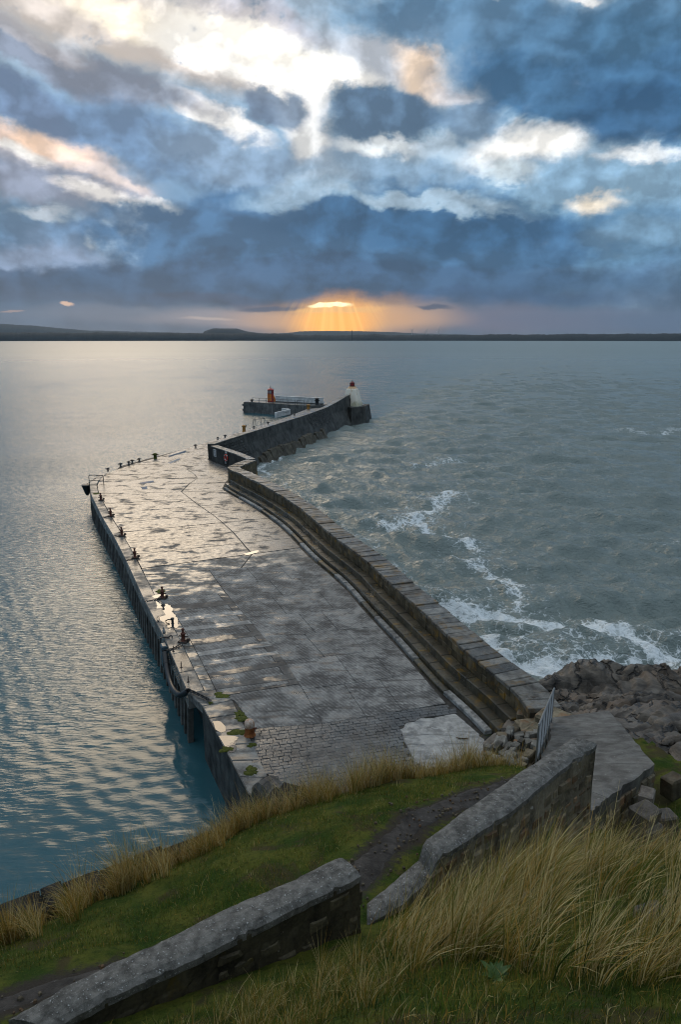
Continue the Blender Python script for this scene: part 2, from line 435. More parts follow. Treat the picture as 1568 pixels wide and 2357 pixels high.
def piece(poly, z0, z1, mat, name, parent, gap=.015, ch=.015, jit=.006, into=None):
    """a laid stone or slab: outline shrunk by the joint, arrises worn, top a little uneven"""
    P = np.array([p[:2] for p in poly], float); n = len(P); a = 0
    for i in range(n): a += P[i][0] * P[(i + 1) % n][1] - P[(i + 1) % n][0] * P[i][1]
    if a < 0: P = P[::-1]
    def inset(Q, d):
        o = []
        for i in range(n):
            e0 = Q[i] - Q[i - 1]; e1 = Q[(i + 1) % n] - Q[i]
            e0 /= np.linalg.norm(e0) + 1e-9; e1 /= np.linalg.norm(e1) + 1e-9
            n0 = np.array([-e0[1], e0[0]]); n1 = np.array([-e1[1], e1[0]]); b = n0 + n1
            k = d / max(.35, (b @ n0)); o.append(Q[i] + b * k)
        return np.array(o)
    A = inset(P, gap); B = inset(P, gap + ch); c = P.mean(0)
    dz = random.uniform(-jit, jit); tx, ty = random.uniform(-jit, jit) * .5, random.uniform(-jit, jit) * .5
    sc = max(.5, np.abs(P - c).max())
    def Z(p, z): return z + dz + (tx * (p[0] - c[0]) + ty * (p[1] - c[1])) / sc
    v = [(*p, z0) for p in A] + [(*p, Z(p, z1 - ch)) for p in A] + [(*p, Z(p, z1)) for p in B]
    f = [tuple(range(n - 1, -1, -1)), tuple(range(2 * n, 3 * n))]
    for k in (0, n): f += [(k + i, k + (i + 1) % n, k + n + (i + 1) % n, k + n + i) for i in range(n)]
    if into is not None: into.add(v, f); return None
    return mesh(name, v, f, mat, parent)
def face_stone(mb_or_name, quad, depth, mat=None, parent=None, ch=.02):
    """a stone in a wall face: quad = four corners (counter-clockwise from outside), it stands proud by depth"""
    q = [Vector(p) for p in quad]; nrm = (q[1] - q[0]).cross(q[3] - q[0]).normalized(); c = sum(q, Vector()) / 4
    def sh(k): return [p + (c - p).normalized() * k for p in q]
    o = [p + nrm * random.uniform(-.006, .006) for p in sh(ch * 1.6)]
    v = [p - nrm * .05 for p in q] + [p + nrm * (depth - ch) for p in q] + [p + nrm * depth for p in o]
    f = [(8, 9, 10, 11)]
    for k in (0, 4): f += [(k + i, k + (i + 1) % 4, k + 4 + (i + 1) % 4, k + 4 + i) for i in range(4)]
    if isinstance(mb_or_name, MB): mb_or_name.add(v, f); return None
    return mesh(mb_or_name, v, f, mat, parent)
def copy_thing(root, loc, rz=None, label=None, scale=None):
    def cp(o, par):
        c = o.copy(); COL.objects.link(c)
        if par is not None: c.parent = par
        for ch in list(o.children): cp(ch, c)
        return c
    r = cp(root, None); r.location = loc
    if rz is not None: r.rotation_euler = (0, 0, rz)
    if scale is not None: r.scale = (scale,) * 3
    if label: r['label'] = label
    return r

# ------------------------------------------------------------------ materials
def material(name):
    m = bpy.data.materials.new(name); m.use_nodes = True; T = NT(m.node_tree); T.n.clear()
    b = T.node('ShaderNodeBsdfPrincipled'); o = T.node('ShaderNodeOutputMaterial'); T.l.new(b.outputs[0], o.inputs[0])
    return m, T, b
def bump(T, b, h, strength=.5, dist=.05, normal=None):
    n = T.node('ShaderNodeBump'); T.put(n.inputs['Strength'], strength); T.put(n.inputs['Distance'], dist); T.put(n.inputs['Height'], h)
    if normal is not None: T.put(n.inputs['Normal'], normal)
    T.put(b.inputs['Normal'], n.outputs[0]); return n.outputs[0]
def pos(T): return T.node('ShaderNodeNewGeometry').outputs['Position']
def rnd(T): return T.node('ShaderNodeObjectInfo').outputs['Random']
def plain(name, c, rough=.5, metal=0.0, nz=0.0, scale=8.0):
    m, T, b = material(name); p = pos(T)
    if nz:
        n = T.noise(p, scale, 5, .6)[0]; k = T.lerp(n, .25, .75, 1 - nz, 1 + nz)
        n2 = T.node('ShaderNodeCombineColor')
        for i in range(3): T.put(n2.inputs[i], k)
        T.put(b.inputs['Base Color'], T.mix(1, c, n2.outputs[0], 'MULTIPLY')); bump(T, b, n, .3, .01)
        T.put(b.inputs['Roughness'], T.lerp(n, .3, .7, max(.02, rough - .1), min(1, rough + .12)))
    else:
        T.put(b.inputs['Base Color'], c); T.put(b.inputs['Roughness'], rough)
    T.put(b.inputs['Metallic'], metal); return m
def stone(name, dark, light, moss=None, rough=(.45, .85), scale=2.2, bs=.5, per=.35, wet=0.0, speck=None, warm=None, moss_amt=.5, streak=False, spec=.22, spk=(.66, .72)):
    """mineral surface: two tones in blotches, fine grain, per-piece shade, optional algae or lichen"""
    m, T, b = material(name); p = pos(T)
    a = T.noise(p, scale, 6, .62, .3)[0]; g = T.noise(p, scale * 11, 4, .65)[0]; f = T.noise(p, .45 * scale, 3, .5)[0]
    x = T.math('ADD', T.math('MULTIPLY', a, .55), T.math('ADD', T.math('MULTIPLY', g, .3), T.math('MULTIPLY', f, .25)))
    c = T.mix(T.smooth(x, .38, .72), dark, light)
    if streak:
        sp = T.vmath('MULTIPLY', p, (2.2, 2.2, .22)); s_ = T.noise(sp, 1.1, 5, .6)[0]
        c = T.mix(T.smooth(s_, .48, .72, 0, .75), c, tuple(q * .38 for q in dark)); c = T.mix(T.smooth(s_, .42, .28, 0, .5), c, tuple(q * 1.5 for q in light))
    if warm:
        wn = T.noise(p, scale * .6, 4, .6)[0]; c = T.mix(T.smooth(wn, .5, .68, 0, .85), c, warm)
    if moss:
        mn = T.noise(p, scale * .8, 6, .68, .5)[0]; c = T.mix(T.smooth(mn, .72 - .3 * moss_amt, .86 - .3 * moss_amt, 0, .9), c, moss)
    if speck:
        sn = T.noise(p, scale * 4.2, 3, .55)[0]; c = T.mix(T.smooth(sn, spk[0], spk[1], 0, .8), c, speck)
    if per:
        r = T.lerp(rnd(T), 0, 1, 1 - per, 1 + per); rc = T.node('ShaderNodeCombineColor')
        for i in range(3): T.put(rc.inputs[i], r)
        c = T.mix(1, c, rc.outputs[0], 'MULTIPLY')
    T.put(b.inputs['Base Color'], c)
    rg = T.lerp(a, .3, .7, rough[1], rough[0])
    if wet:
        wn = T.noise(p, .35, 5, .6, .4)[0]; w = T.smooth(wn, .62 - .4 * wet, .70 - .25 * wet)
        rg = T.mix(w, rg, T.lerp(g, .3, .7, .10, .30))
    T.put(b.inputs['Roughness'], rg)
    T.put(b.inputs['Specular IOR Level'], spec)
    hh = T.math('ADD', T.math('MULTIPLY', a, .7), T.math('MULTIPLY', g, .3)); bump(T, b, hh, bs, .05)
    return m

M = {}
def deck_concrete(name, dark, light, wet, ribs=None, per=.12):
    """rain-wet concrete: a thin film of water in broad uneven sheets, darker where it is soaked"""
    m, T, b = material(name); p = pos(T)
    a = T.noise(p, .55, 7, .62, .35)[0]; g = T.noise(p, 14, 4, .7)[0]; s_ = T.noise(T.vmath('MULTIPLY', p, (.35, 1.5, 1)), 1.3, 6, .65, .3)[0]
    blot = T.noise(p, 2.6, 5, .62, .4)[0]
    x = T.math('ADD', T.math('MULTIPLY', a, .5), T.math('ADD', T.math('MULTIPLY', blot, .35), T.math('MULTIPLY', g, .2)))
    c = T.mix(T.smooth(x, .42, .62), dark, light)
    c = T.mix(T.smooth(s_, .52, .64, 0, .85), c, tuple(q * .45 for q in dark))
    lich = T.noise(T.vmath('MULTIPLY', p, (.8, 1.3, 1)), 1.9, 7, .72, .6)[0]; c = T.mix(T.smooth(lich, .58, .70, 0, .55), c, tuple(min(.6, q * 1.9) for q in light)); c = T.mix(T.smooth(blot, .60, .72, 0, .4), c, tuple(min(.6, q * 1.5) for q in light))
    r = T.lerp(rnd(T), 0, 1, 1 - per, 1 + per); rc = T.node('ShaderNodeCombineColor')
    for i in range(3): T.put(rc.inputs[i], r)
    c = T.mix(1, c, rc.outputs[0], 'MULTIPLY')
    w = T.smooth(T.math('ADD', T.math('MULTIPLY', a, .6), T.math('MULTIPLY', s_, .4)), .66 - .36 * wet, .76 - .36 * wet)
    T.put(b.inputs['Base Color'], T.mix(T.math('MULTIPLY', w, .35), c, tuple(q * .5 for q in dark)))
    T.put(b.inputs['Roughness'], T.mix(w, T.lerp(g, .3, .7, .62, .85), T.lerp(blot, .3, .7, .15, .42)))
    h = T.math('ADD', T.math('MULTIPLY', g, .5), T.math('MULTIPLY', blot, .5))
    dry = T.math('SUBTRACT', 1.0, T.math('MULTIPLY', w, .8))
    if ribs:
        sp = T.node('ShaderNodeSeparateXYZ'); T.put(sp.inputs[0], p)
        q = T.math('ADD', T.math('MULTIPLY', sp.outputs[0], ribs[0]), T.math('MULTIPLY', sp.outputs[1], ribs[1]))
        q = T.math('ADD', q, T.math('MULTIPLY', blot, .12))
        wv = T.math('SINE', T.math('MULTIPLY', q, 2 * math.pi / ribs[2])); wv = T.smooth(wv, -.5, .6)
        h2 = T.math('ADD', T.math('MULTIPLY', h, .45), T.math('MULTIPLY', wv, .6))
        bump(T, b, h2, .6, .05)
        groove = T.math('MULTIPLY', T.math('SUBTRACT', 1.0, wv), T.smooth(a, .35, .6, .60, .15))
        old = b.inputs['Base Color'].links[0].from_socket
        T.put(b.inputs['Base Color'], T.mix(groove, old, tuple(q * .4 for q in dark)))
    else: bump(T, b, h, T.math('MULTIPLY', dry, .4), .02)
    return m
M['slab'] = deck_concrete('wet_deck_concrete', (.036, .037, .038), (.165, .165, .162), .74, per=.25)
M['slab2'] = deck_concrete('rough_deck_concrete', (.050, .050, .049), (.23, .225, .21), .55, per=.2)
M['ribbed'] = deck_concrete('ribbed_deck_concrete', (.060, .061, .063), (.24, .238, .23), .38, ribs=(.80, .60, .20))
M['asphalt'] = deck_concrete('dark_patch_concrete', (.032, .032, .033), (.085, .085, .083), .45)
M['pale'] = deck_concrete('pale_patch_concrete', (.15, .15, .148), (.36, .355, .34), .5)
M['sett'] = stone('granite_sett', (.026, .027, .029), (.115, .114, .112), rough=(.25, .7), scale=.9, per=.2, wet=.5, spec=.4)
M['joint'] = stone('joint_filling', (.010, .010, .010), (.034, .034, .032), moss=(.03, .04, .012), per=0)
M['quay'] = stone('stained_quay_concrete', (.022, .022, .022), (.085, .083, .078), rough=(.4, .75), scale=1.2, streak=True, per=.1)
M['beam'] = stone('edge_beam_concrete', (.055, .055, .053), (.18, .176, .165), rough=(.3, .7), scale=1.7, wet=.5, per=.12)
M['pile'] = stone('fender_pile', (.045, .044, .042), (.15, .145, .135), rough=(.4, .7), scale=2, streak=True, per=.3)
M['coping'] = stone('coping_sandstone', (.035, .033, .030), (.17, .16, .142), rough=(.28, .7), scale=2.2, per=.48, wet=.5, warm=(.14, .085, .030))
M['wallstone'] = stone('algae_sandstone', (.034, .028, .018), (.13, .10, .058), moss=(.20, .105, .014), rough=(.4, .8), scale=1.6, per=.35, moss_amt=.62, streak=True)
M['step'] = stone('wet_step_sandstone', (.020, .018, .013), (.075, .064, .042), moss=(.15, .085, .010), rough=(.22, .6), scale=1.5, per=.3, moss_amt=.62, wet=.4, spec=.4)
M['kerb'] = stone('lichened_kerb', (.06, .06, .058), (.34, .34, .33), rough=(.5, .9), scale=3.0, per=.25)
M['farwall'] = stone('far_wall_concrete', (.018, .018, .017), (.070, .068, .060), moss=(.065, .058, .032), rough=(.5, .8), scale=.7, streak=True, per=.12, moss_amt=.25)
M['farstone'] = stone('far_wall_stone', (.014, .014, .013), (.06, .058, .052), rough=(.5, .8), scale=1.2, per=.35)
M['render'] = stone('old_wall_render', (.055, .046, .031), (.22, .19, .14), moss=(.10, .075, .022), rough=(.6, .9), scale=1.6, speck=(.32, .31, .28), per=.1, moss_amt=.45, streak=True)
M['cap'] = stone('wall_capping', (.046, .044, .040), (.185, .178, .165), rough=(.5, .85), scale=8.5, speck=(.40, .41, .41), per=.1, bs=.6, spk=(.615, .70))
M['darkrubble'] = stone('dark_rubble_stone', (.020, .017, .011), (.10, .085, .052), moss=(.085, .065, .012), rough=(.6, .9), scale=2.4, per=.35, moss_amt=.5)  # darker copy of the rubble, toned to the near wall's shaded face
M['darkrender'] = stone('dark_wall_render', (.014, .012, .008), (.075, .064, .040), moss=(.085, .060, .010), rough=(.6, .9), scale=2.2, speck=(.26, .25, .22), per=.1, moss_amt=.55, streak=True, spk=(.70, .76))  # dark copy of the render: the near face's shade is put into the colour
M['rubble'] = stone('rubble_stone', (.050, .042, .029), (.20, .165, .11), moss=(.06, .06, .02), rough=(.6, .9), scale=2.4, per=.45, warm=(.15, .075, .035), moss_amt=.35)
M['block'] = stone('loose_block', (.055, .047, .040), (.19, .165, .14), rough=(.5, .85), scale=2.2, per=.3)
M['whiterock'] = stone('pale_ruined_stone', (.06, .055, .048), (.24, .23, .205), moss=(.07, .07, .03), rough=(.6, .9), scale=2.5, per=.3, moss_amt=.3)
M['rock'] = stone('wet_sea_rock', (.018, .016, .015), (.085, .075, .066), rough=(.28, .75), scale=.9, per=0, warm=(.12, .07, .042), bs=.9, wet=.35)
def rock_material():
    m, T, b = material('wet_sea_rock'); p = pos(T)
    a = T.noise(p, .7, 7, .62, .4)[0]; bed = T.noise(T.vmath('MULTIPLY', T.vmath('ADD', p, T.vmath('SCALE', T.noise(p, .5, 3, .5)[1], .9)), (.7, .7, 7.0)), 1.1, 6, .66)[0]; g = T.noise(p, 14, 5, .7)[0]
    vo = T.node('ShaderNodeTexVoronoi', feature='DISTANCE_TO_EDGE'); T.put(vo.inputs['Scale'], .55); T.put(vo.inputs['Vector'], T.vmath('ADD', T.vmath('MULTIPLY', p, (1, .45, 1.6)), T.vmath('SCALE', T.noise(p, 1.3, 4, .6)[1], .8)))
    crack = T.smooth(vo.outputs[0], .045, .0)
    c = T.mix(T.smooth(a, .36, .66), (.028, .023, .018), (.115, .094, .072)); c = T.mix(T.smooth(bed, .5, .66, 0, .7), c, (.012, .011, .011)); c = T.mix(T.smooth(T.noise(p, .35, 3, .5)[0], .56, .68, 0, .6), c, (.12, .080, .050))
    c = T.mix(T.smooth(g, .58, .74, 0, .5), c, (.15, .14, .13)); c = T.mix(T.math('MULTIPLY', crack, .85), c, (.008, .008, .008))
    T.put(b.inputs['Base Color'], c); T.put(b.inputs['Roughness'], T.lerp(a, .35, .65, .85, .34)); T.put(b.inputs['Specular IOR Level'], .4)
    bump(T, b, T.math('SUBTRACT', T.math('ADD', T.math('MULTIPLY', bed, .6), T.math('MULTIPLY', g, .25)), crack), 1.0, .12); return m
M['rock'] = rock_material()
M['ramp'] = stone('ramp_concrete', (.050, .047, .043), (.15, .143, .13), rough=(.4, .8), scale=2.0, per=.08, speck=(.28, .27, .25))
M['path'] = stone('path_cinder', (.016, .014, .013), (.055, .050, .046), rough=(.6, .95), scale=3.5, per=0, bs=1.0, speck=(.16, .15, .14))
M['rust'] = plain('rusted_iron', (.085, .022, .010), .7, .0, .5, 9)
M['rustdark'] = plain('dark_rusted_iron', (.030, .016, .011), .65, .0, .4, 12)
M['iron'] = plain('black_iron', (.014, .014, .015), .5, .0, .3, 14)
M['rubber'] = plain('black_rubber', (.010, .010, .011), .38, 0, .2, 8)
M['bluebox'] = plain('blue_grey_fender', (.035, .065, .085), .35, 0, .3, 5)
M['galv'] = plain('galvanised_steel', (.22, .225, .23), .45, .6, .2, 10)
M['white'] = stone('weathered_white_paint', (.36, .36, .35), (.68, .68, .66), rough=(.5, .8), scale=1.0, per=0, bs=.15)
M['red'] = plain('red_paint', (.30, .018, .012), .4, 0, .25, 3)
M['darkred'] = plain('dark_red_paint', (.12, .008, .010), .35, 0, .25, 3)
M['orange'] = plain('orange_paint', (.55, .16, .02), .45, 0, .25, 2.5)
M['lifered'] = plain('lifebuoy_red', (.60, .06, .035), .5)
M['lamp'] = plain('lantern_glass', (.30, .33, .33), .12)
M['moss'] = stone('green_moss', (.030, .040, .006), (.10, .11, .015), rough=(.8, 1), scale=9, per=.2, bs=1)
m, T, b = material('puddle_water'); M['puddle'] = m
T.put(b.inputs['Base Color'], (.05, .05, .05)); T.put(b.inputs['Roughness'], .03); T.put(b.inputs['IOR'], 1.6)
bump(T, b, T.noise(pos(T), 5, 2, .5)[0], .03, .02)
# ------------------------------------------------------------------ plan of the pier (metres; x right, y away from the shore)
GUT = catmull([at(u, v)[:2] for u, v in [(1123, 1707), (1067, 1647), (991, 1575), (907, 1479), (843, 1411), (787, 1347), (719, 1288), (659, 1226), (627, 1199), (576, 1163.5), (531, 1138), (508, 1122.5)]], 6)
GUT = resample(GUT, .8)
# the parapet: beside the stepped part it keeps 1.8 m from the gutter, then swings out and back in an S
par_in0 = offset(GUT, 1.85)
par_c0 = offset(GUT, 2.65)
PARC = np.vstack([[[9.7, 29.0]], par_c0[:-3], [[-14.2, 89.3], [-14.0, 91.6], [-13.2, 93.8], [-12.6, 95.6]]])
PARC = resample(catmull(PARC[np.r_[0, 2:len(PARC) - 6:4, len(PARC) - 5:len(PARC)]], 5), .5)
RET = np.array([[-12.75, 96.6], [-15.2, 101.0], [-20.2, 108.3]])                     # thinner return wall
FARTOP = np.array([[-20.4, 108.9], [-16.9, 121], [-8.3, 149], [-2.6, 171.3], [2.6, 186.0]])   # seaward top edge of the outer arm
FARFOOT = offset(FARTOP, 2.1)
EDGE = [at(u, v)[:2] for u, v in [(432, 1597), (376, 1466), (331, 1382), (289, 1290), (262, 1237), (235, 1192), (208, 1138), (205, 1112), (229, 1090), (278, 1072), (355, 1051.5), (450, 1027), (502, 1010), (561, 992), (616, 974.5), (664, 958)]]
EDGE_END = [(-9.2, 189.0), (-2.5, 195.5)]
OLD = [at(465, 1625)[:2], at(572, 1828)[:2]]

# ------------------------------------------------------------------ sea
def sea_side(x, y):
    yy = np.r_[20, PARC[:, 1][np.argsort(PARC[:, 1])], [109, 149, 186, 195]]
    xx = np.r_[9, PARC[:, 0][np.argsort(PARC[:, 1])], [-19, -7.5, 4.5, 10]]
    b = np.interp(y, yy, xx); far = np.maximum(0, y - 195)
    b = b + far * .10; w = 1.0 + far * .22
    return np.clip((x - b) / w * .5 + .5, 0, 1)
FOAM = [  # (line in the picture, width m, strength)
 ([(1120, 1462), (1165, 1500), (1215, 1530), (1300, 1532), (1400, 1520), (1480, 1516)], 1.5, 1.0),
 ([(1140, 1490), (1200, 1518), (1260, 1522)], 1.6, 1.0),
 ([(1020, 1395), (1100, 1400), (1180, 1415), (1260, 1432), (1350, 1440), (1420, 1458), (1500, 1492), (1560, 1506)], 1.7, .95),
 ([(1220, 1440), (1290, 1470), (1380, 1500)], 1.6, .55),
 ([(1060, 1290), (1120, 1310), (1180, 1345), (1170, 1390)], 1.8, .7),
 ([(905, 1200), (960, 1190), (1010, 1168), (1050, 1130)], 1.8, .8),
 ([(940, 1190), (1000, 1225), (1060, 1235), (1110, 1262)], 1.4, .85),
 ([(930, 1160), (1000, 1200)], 3.0, .55),
 ([(1000, 1420), (1060, 1450), (1120, 1470)], 1.6, .6),
 ([(950, 1072), (1040, 1058), (1080, 1066)], 1.6, .6),
 ([(1440, 990), (1520, 1000), (1568, 985)], 2.4, .55),
 ([(1480, 960), (1568, 950)], 2.0, .4),
 ([(1530, 1250), (1568, 1262)], 1.6, .55),
 ([(1505, 1440), (1568, 1470)], 1.2, .5),
 ([(640, 1050), (610, 1075), (604, 1098)], 1.0, .7),
 ([(618, 1062), (650, 1040), (700, 1022)], .8, .6),
 ([(600, 1090), (700, 1150), (860, 1260), (1000, 1390)], .7, .5),
 ([(0, 1232), (90, 1212), (170, 1170)], 2.5, .25),
]
def build_sea():
    a = np.r_[np.linspace(-180, -40, 60, endpoint=False), np.linspace(-40, 42, 640), np.linspace(42, 180, 61)[1:]]
    r = np.r_[np.linspace(4, 14, 12, endpoint=False), np.geomspace(14, 1100, 920), np.geomspace(1100, 9800, 60)[1:]]
    A, RR = np.meshgrid(np.radians(a), r); x = RR * np.sin(A); y = RR * np.cos(A)
    sea = sea_side(x, y); rg = np.random.default_rng(3)
    h = np.zeros_like(x); space = np.maximum(RR * .0022, RR * .0048)
    for k in range(60):
        L = np.exp(rg.uniform(np.log(.6), np.log(13))); th = rg.normal(-1.85, .45); kx, ky = np.cos(th) * 2 * np.pi / L, np.sin(th) * 2 * np.pi / L
        ph = rg.uniform(0, 6.28); warp = 1.1 * np.sin(x * .11 + ph) + 1.1 * np.cos(y * .09 - ph)
        s = np.sin(kx * x + ky * y + ph + warp * .6); s = 2 * ((s + 1) / 2) ** 1.7 - .85
        vis = np.clip(L / (space * 3.2) - .6, 0, 1)
        amp = .0205 * L ** .66
        calm = .11 if L < 1.8 else .022
        h += s * amp * vis * (sea + (1 - sea) * calm)
    grp = fbm(x * .05, y * .05, 3, 5); h *= (.55 + .9 * grp)
    near_shore = np.exp(-((x - 16) / 14) ** 2 - ((y - 44) / 14) ** 2)
    h += near_shore * .25 * np.sin(.5 * (x * -.4 + y * .9) + fbm(x * .15, y * .15, 2, 8) * 6)
    fo = np.zeros_like(x)
    for line, w, k in FOAM:
        p = [at(u, v, WATER)[:2] for u, v in line]
        wob = (fbm(x * .22, y * .22, 4, 11) - .5) * 5.0; wob2 = (fbm(x * .22, y * .22, 4, 23) - .5) * 5.0
        d = poly_dist(x + wob, y + wob2, p); ww = w * (1 + np.maximum(0, RR - 60) / 120)
        fo = np.maximum(fo, k * np.exp(-(d / (ww * .72)) ** 2))
        fo = np.maximum(fo, .52 * k * np.exp(-(d / (ww * 3.4)) ** 2))
    z = WATER + h - (RR / 9800) ** 2 * 1.0
    n, mm = x.shape; idx = np.arange(n * mm).reshape(n, mm)
    q = np.stack([idx[:-1, :-1].ravel(), idx[:-1, 1:].ravel(), idx[1:, 1:].ravel(), idx[1:, :-1].ravel()], 1)[:, ::-1]
    m, T, b = material('sea_water')
    p = pos(T)
    def att(nm):
        t = T.node('ShaderNodeAttribute', attribute_name=nm); return t.outputs['Fac']
    sd, ff = att('sea'), att('foam')
    p1 = T.vmath('MULTIPLY', p, (.8, 1.25, 1)); cam_d_ = T.node('ShaderNodeCameraData').outputs['View Distance']
    mp = T.node('ShaderNodeMapping'); T.put(mp.inputs[0], p); mp.inputs[2].default_value = (0, 0, R(-27)); mp.inputs[3].default_value = (.75, 2.9, 1)
    rip = T.noise(mp.outputs[0], 1.5, 3, .5, .5)[0]
    n1 = T.noise(p1, 1.5, 4, .6, .5)[0]; n2 = T.noise(p1, 4.6, 3, .6, .4)[0]; n3 = T.noise(p, .34, 5, .6, .3)[0]
    n4 = T.noise(T.vmath('MULTIPLY', p, (.6, 1.3, 1)), .08, 6, .62, .2)[0]
    hs = T.math('ADD', T.math('MULTIPLY', n1, .55), T.math('ADD', T.math('MULTIPLY', n2, .22), T.math('MULTIPLY', n3, .8)))
    hs = T.math('ADD', hs, T.math('MULTIPLY', n4, 2.2)); hs = T.mix(sd, T.math('ADD', T.math('MULTIPLY', rip, 1.0), T.math('MULTIPLY', n2, .06)), hs)
    bp = T.node('ShaderNodeBump'); T.put(bp.inputs['Height'], hs); T.put(bp.inputs['Strength'], 1.0)
    T.put(bp.inputs['Distance'], T.mix(sd, T.math('MULTIPLY', att('ripple'), .085), .55))
    deep = T.mix(sd, (.026, .084, .104), (.150, .185, .176))
    deep = T.mix(T.math('MULTIPLY', T.smooth(n4, .4, .68, 0, .5), sd), deep, (.17, .205, .19))
    rf = att('rough')
    T.put(b.inputs['Base Color'], deep); T.put(b.inputs['Roughness'], rf); T.put(b.inputs['IOR'], 1.34)
    T.put(b.inputs['Normal'], bp.outputs[0])
    fb = T.node('ShaderNodeBsdfPrincipled'); T.put(fb.inputs['Base Color'], (.72, .76, .78)); T.put(fb.inputs['Roughness'], .8); T.put(fb.inputs['Normal'], bp.outputs[0])
    fn = T.noise(p, .9, 6, .68, 1.2, ty='RIDGED_MULTIFRACTAL' if False else 'FBM')[0]
    vo = T.node('ShaderNodeTexVoronoi', feature='DISTANCE_TO_EDGE'); T.put(vo.inputs['Scale'], 1.5)
    T.put(vo.inputs['Vector'], T.vmath('ADD', p, T.vmath('SCALE', T.noise(p, 1.4, 4, .6)[1], 1.2)))
    lace = T.smooth(vo.outputs[0], .13, .0)
    fx = T.math('ADD', ff, T.math('ADD', T.math('MULTIPLY', T.math('SUBTRACT', fn, .5), 1.6), T.math('MULTIPLY', lace, .27)))
    fac = T.math('MULTIPLY', T.smooth(fx, .54, 1.0, 0, .92), T.smooth(ff, .05, .25))
    ms = T.node('ShaderNodeMixShader'); T.put(ms.inputs[0], fac); T.l.new(b.outputs[0], ms.inputs[1]); T.l.new(fb.outputs[0], ms.inputs[2])
    out = [q_ for q_ in T.n if q_.type == 'OUTPUT_MATERIAL'][0]; T.l.new(ms.outputs[0], out.inputs[0])
    o = mesh_np('sea', np.stack([x.ravel(), y.ravel(), z.ravel()], 1), q, m, None, True, {'sea': sea.ravel(), 'foam': fo.ravel(), 'ripple': (np.clip((poly_dist(x, y, [(-30, 2), (-11.5, 8.8), (-5.5, 11.9), (-2, 14.6), (-4, 26)]) - 13) / 12 + (fbm(x * .12, y * .12, 3, 71) - .5) * 1.6, .12, 1) * (.45 + 1.1 * fbm(x * .05, y * .05, 3, 73))).ravel(), 'rough': np.interp(RR.ravel(), [0, 60, 250, 1200, 9800], [.11, .11, .19, .34, .42])})
    return structure(o)
build_sea()

# ------------------------------------------------------------------ far shore
KM = 5200.0
def ridge(name, prof, dist, depth, mat, rough, seed, kind='structure'):
    """a low range: skyline given in the picture, seen at a distance, with real slopes before and behind"""
    us = np.linspace(-500, 2070, 900); vs = np.interp(us, [p[0] for p in prof], [p[1] for p in prof])
    vs = vs - (fbm(us * .03, us * 0 + seed, 3, seed) - .5) * rough * 2 - (vnoise(us * .45, us * 0 + 3, seed + 9) - .5) * rough
    V = []; rows = ((-.10, -.04), (.0, .35), (.35, .8), (.7, 1.0), (1.4, .6), (2.4, -.02))
    for dd, hk in rows:
        for u, v in zip(us, vs):
            x, y, w = ray(u, v); L = math.hypot(x, y); D = dist + depth * dd
            top = max(3.0, EYE + (w / L) * (dist + depth * .7)); V.append((x / L * D, y / L * D, WATER + (top - WATER) * hk))
    n = len(us); idx = np.arange(len(rows) * n).reshape(len(rows), n)
    q = np.stack([idx[:-1, :-1].ravel(), idx[:-1, 1:].ravel(), idx[1:, 1:].ravel(), idx[1:, :-1].ravel()], 1)
    o = mesh_np(name, np.array(V), q, mat, None, True); o['kind'] = kind; return o
M['far_wood'] = stone('far_woodland', (.004, .008, .011), (.012, .016, .018), scale=.02, per=0, rough=(.9, 1), bs=0)
M['far_moor'] = stone('far_moorland', (.018, .024, .030), (.036, .042, .046), scale=.004, per=0, rough=(.9, 1), bs=0)
ridge('hills', [(-500, 735), (0, 745), (80, 750), (190, 760), (300, 763), (420, 766), (640, 768), (690, 763), (760, 761.5), (860, 763), (960, 767), (1100, 771), (1400, 771), (2070, 771)], KM * 1.9, 1100, M['far_moor'], .7, 3)
ridge('hill', [(-500, 800), (450, 790), (470, 762), (490, 756), (545, 756), (570, 763), (610, 768), (700, 776), (900, 800), (2070, 800)], KM * 1.25, 500, M['far_moor'], .4, 5)
ridge('shore', [(-500, 763), (0, 765), (300, 766), (520, 767), (640, 768), (690, 770.5), (790, 772.5), (860, 769.5), (900, 771.5), (1000, 771), (1200, 769.5), (1400, 768.5), (2070, 767)], KM, 300, M['far_wood'], 1.5, 7)
def turbine(u, top, label):
    x, y, _ = ray(u, 773); L = math.hypot(x, y); D = KM * 1.12; x, y = x / L * D, y / L * D
    hub = 8 + EYE + ray(u, top)[2] / math.hypot(*ray(u, top)[:2]) * D
    t = thing('wind_turbine', label, 'wind turbine', (x, y, 0), 'wind turbines on the far shore')
    a = MB().lathe((0, 0, 0), [(2.2, WATER), (1.2, hub)], 10).build('tower', M['turbine'], t)
    b = MB().box((0, 0, hub + .8), (3.2, 7, 3.2)).build('nacelle', M['turbine'], t)
    for k in range(3):
        g = 2 * math.pi * k / 3 + random.uniform(0, 2); l = hub * .42
        pts = [(0, -4.2, hub + .8), (math.sin(g) * l * .3, -4.4, hub + .8 + math.cos(g) * l * .3), (math.sin(g) * l, -4.2, hub + .8 + math.cos(g) * l)]
        MB().tube(pts, [1.1, 1.9, .4], 6).build('blade', M['turbine'], t)
M['turbine'] = plain('turbine_white', (.5, .5, .5), .5)
turbine(948, 764, 'slim white wind turbine on the far shore, nearest to the sun glow')
turbine(982, 766, 'short white wind turbine on the far shore, between two taller ones')
turbine(1011, 762.5, 'tall white wind turbine on the far shore, farthest from the sun glow')
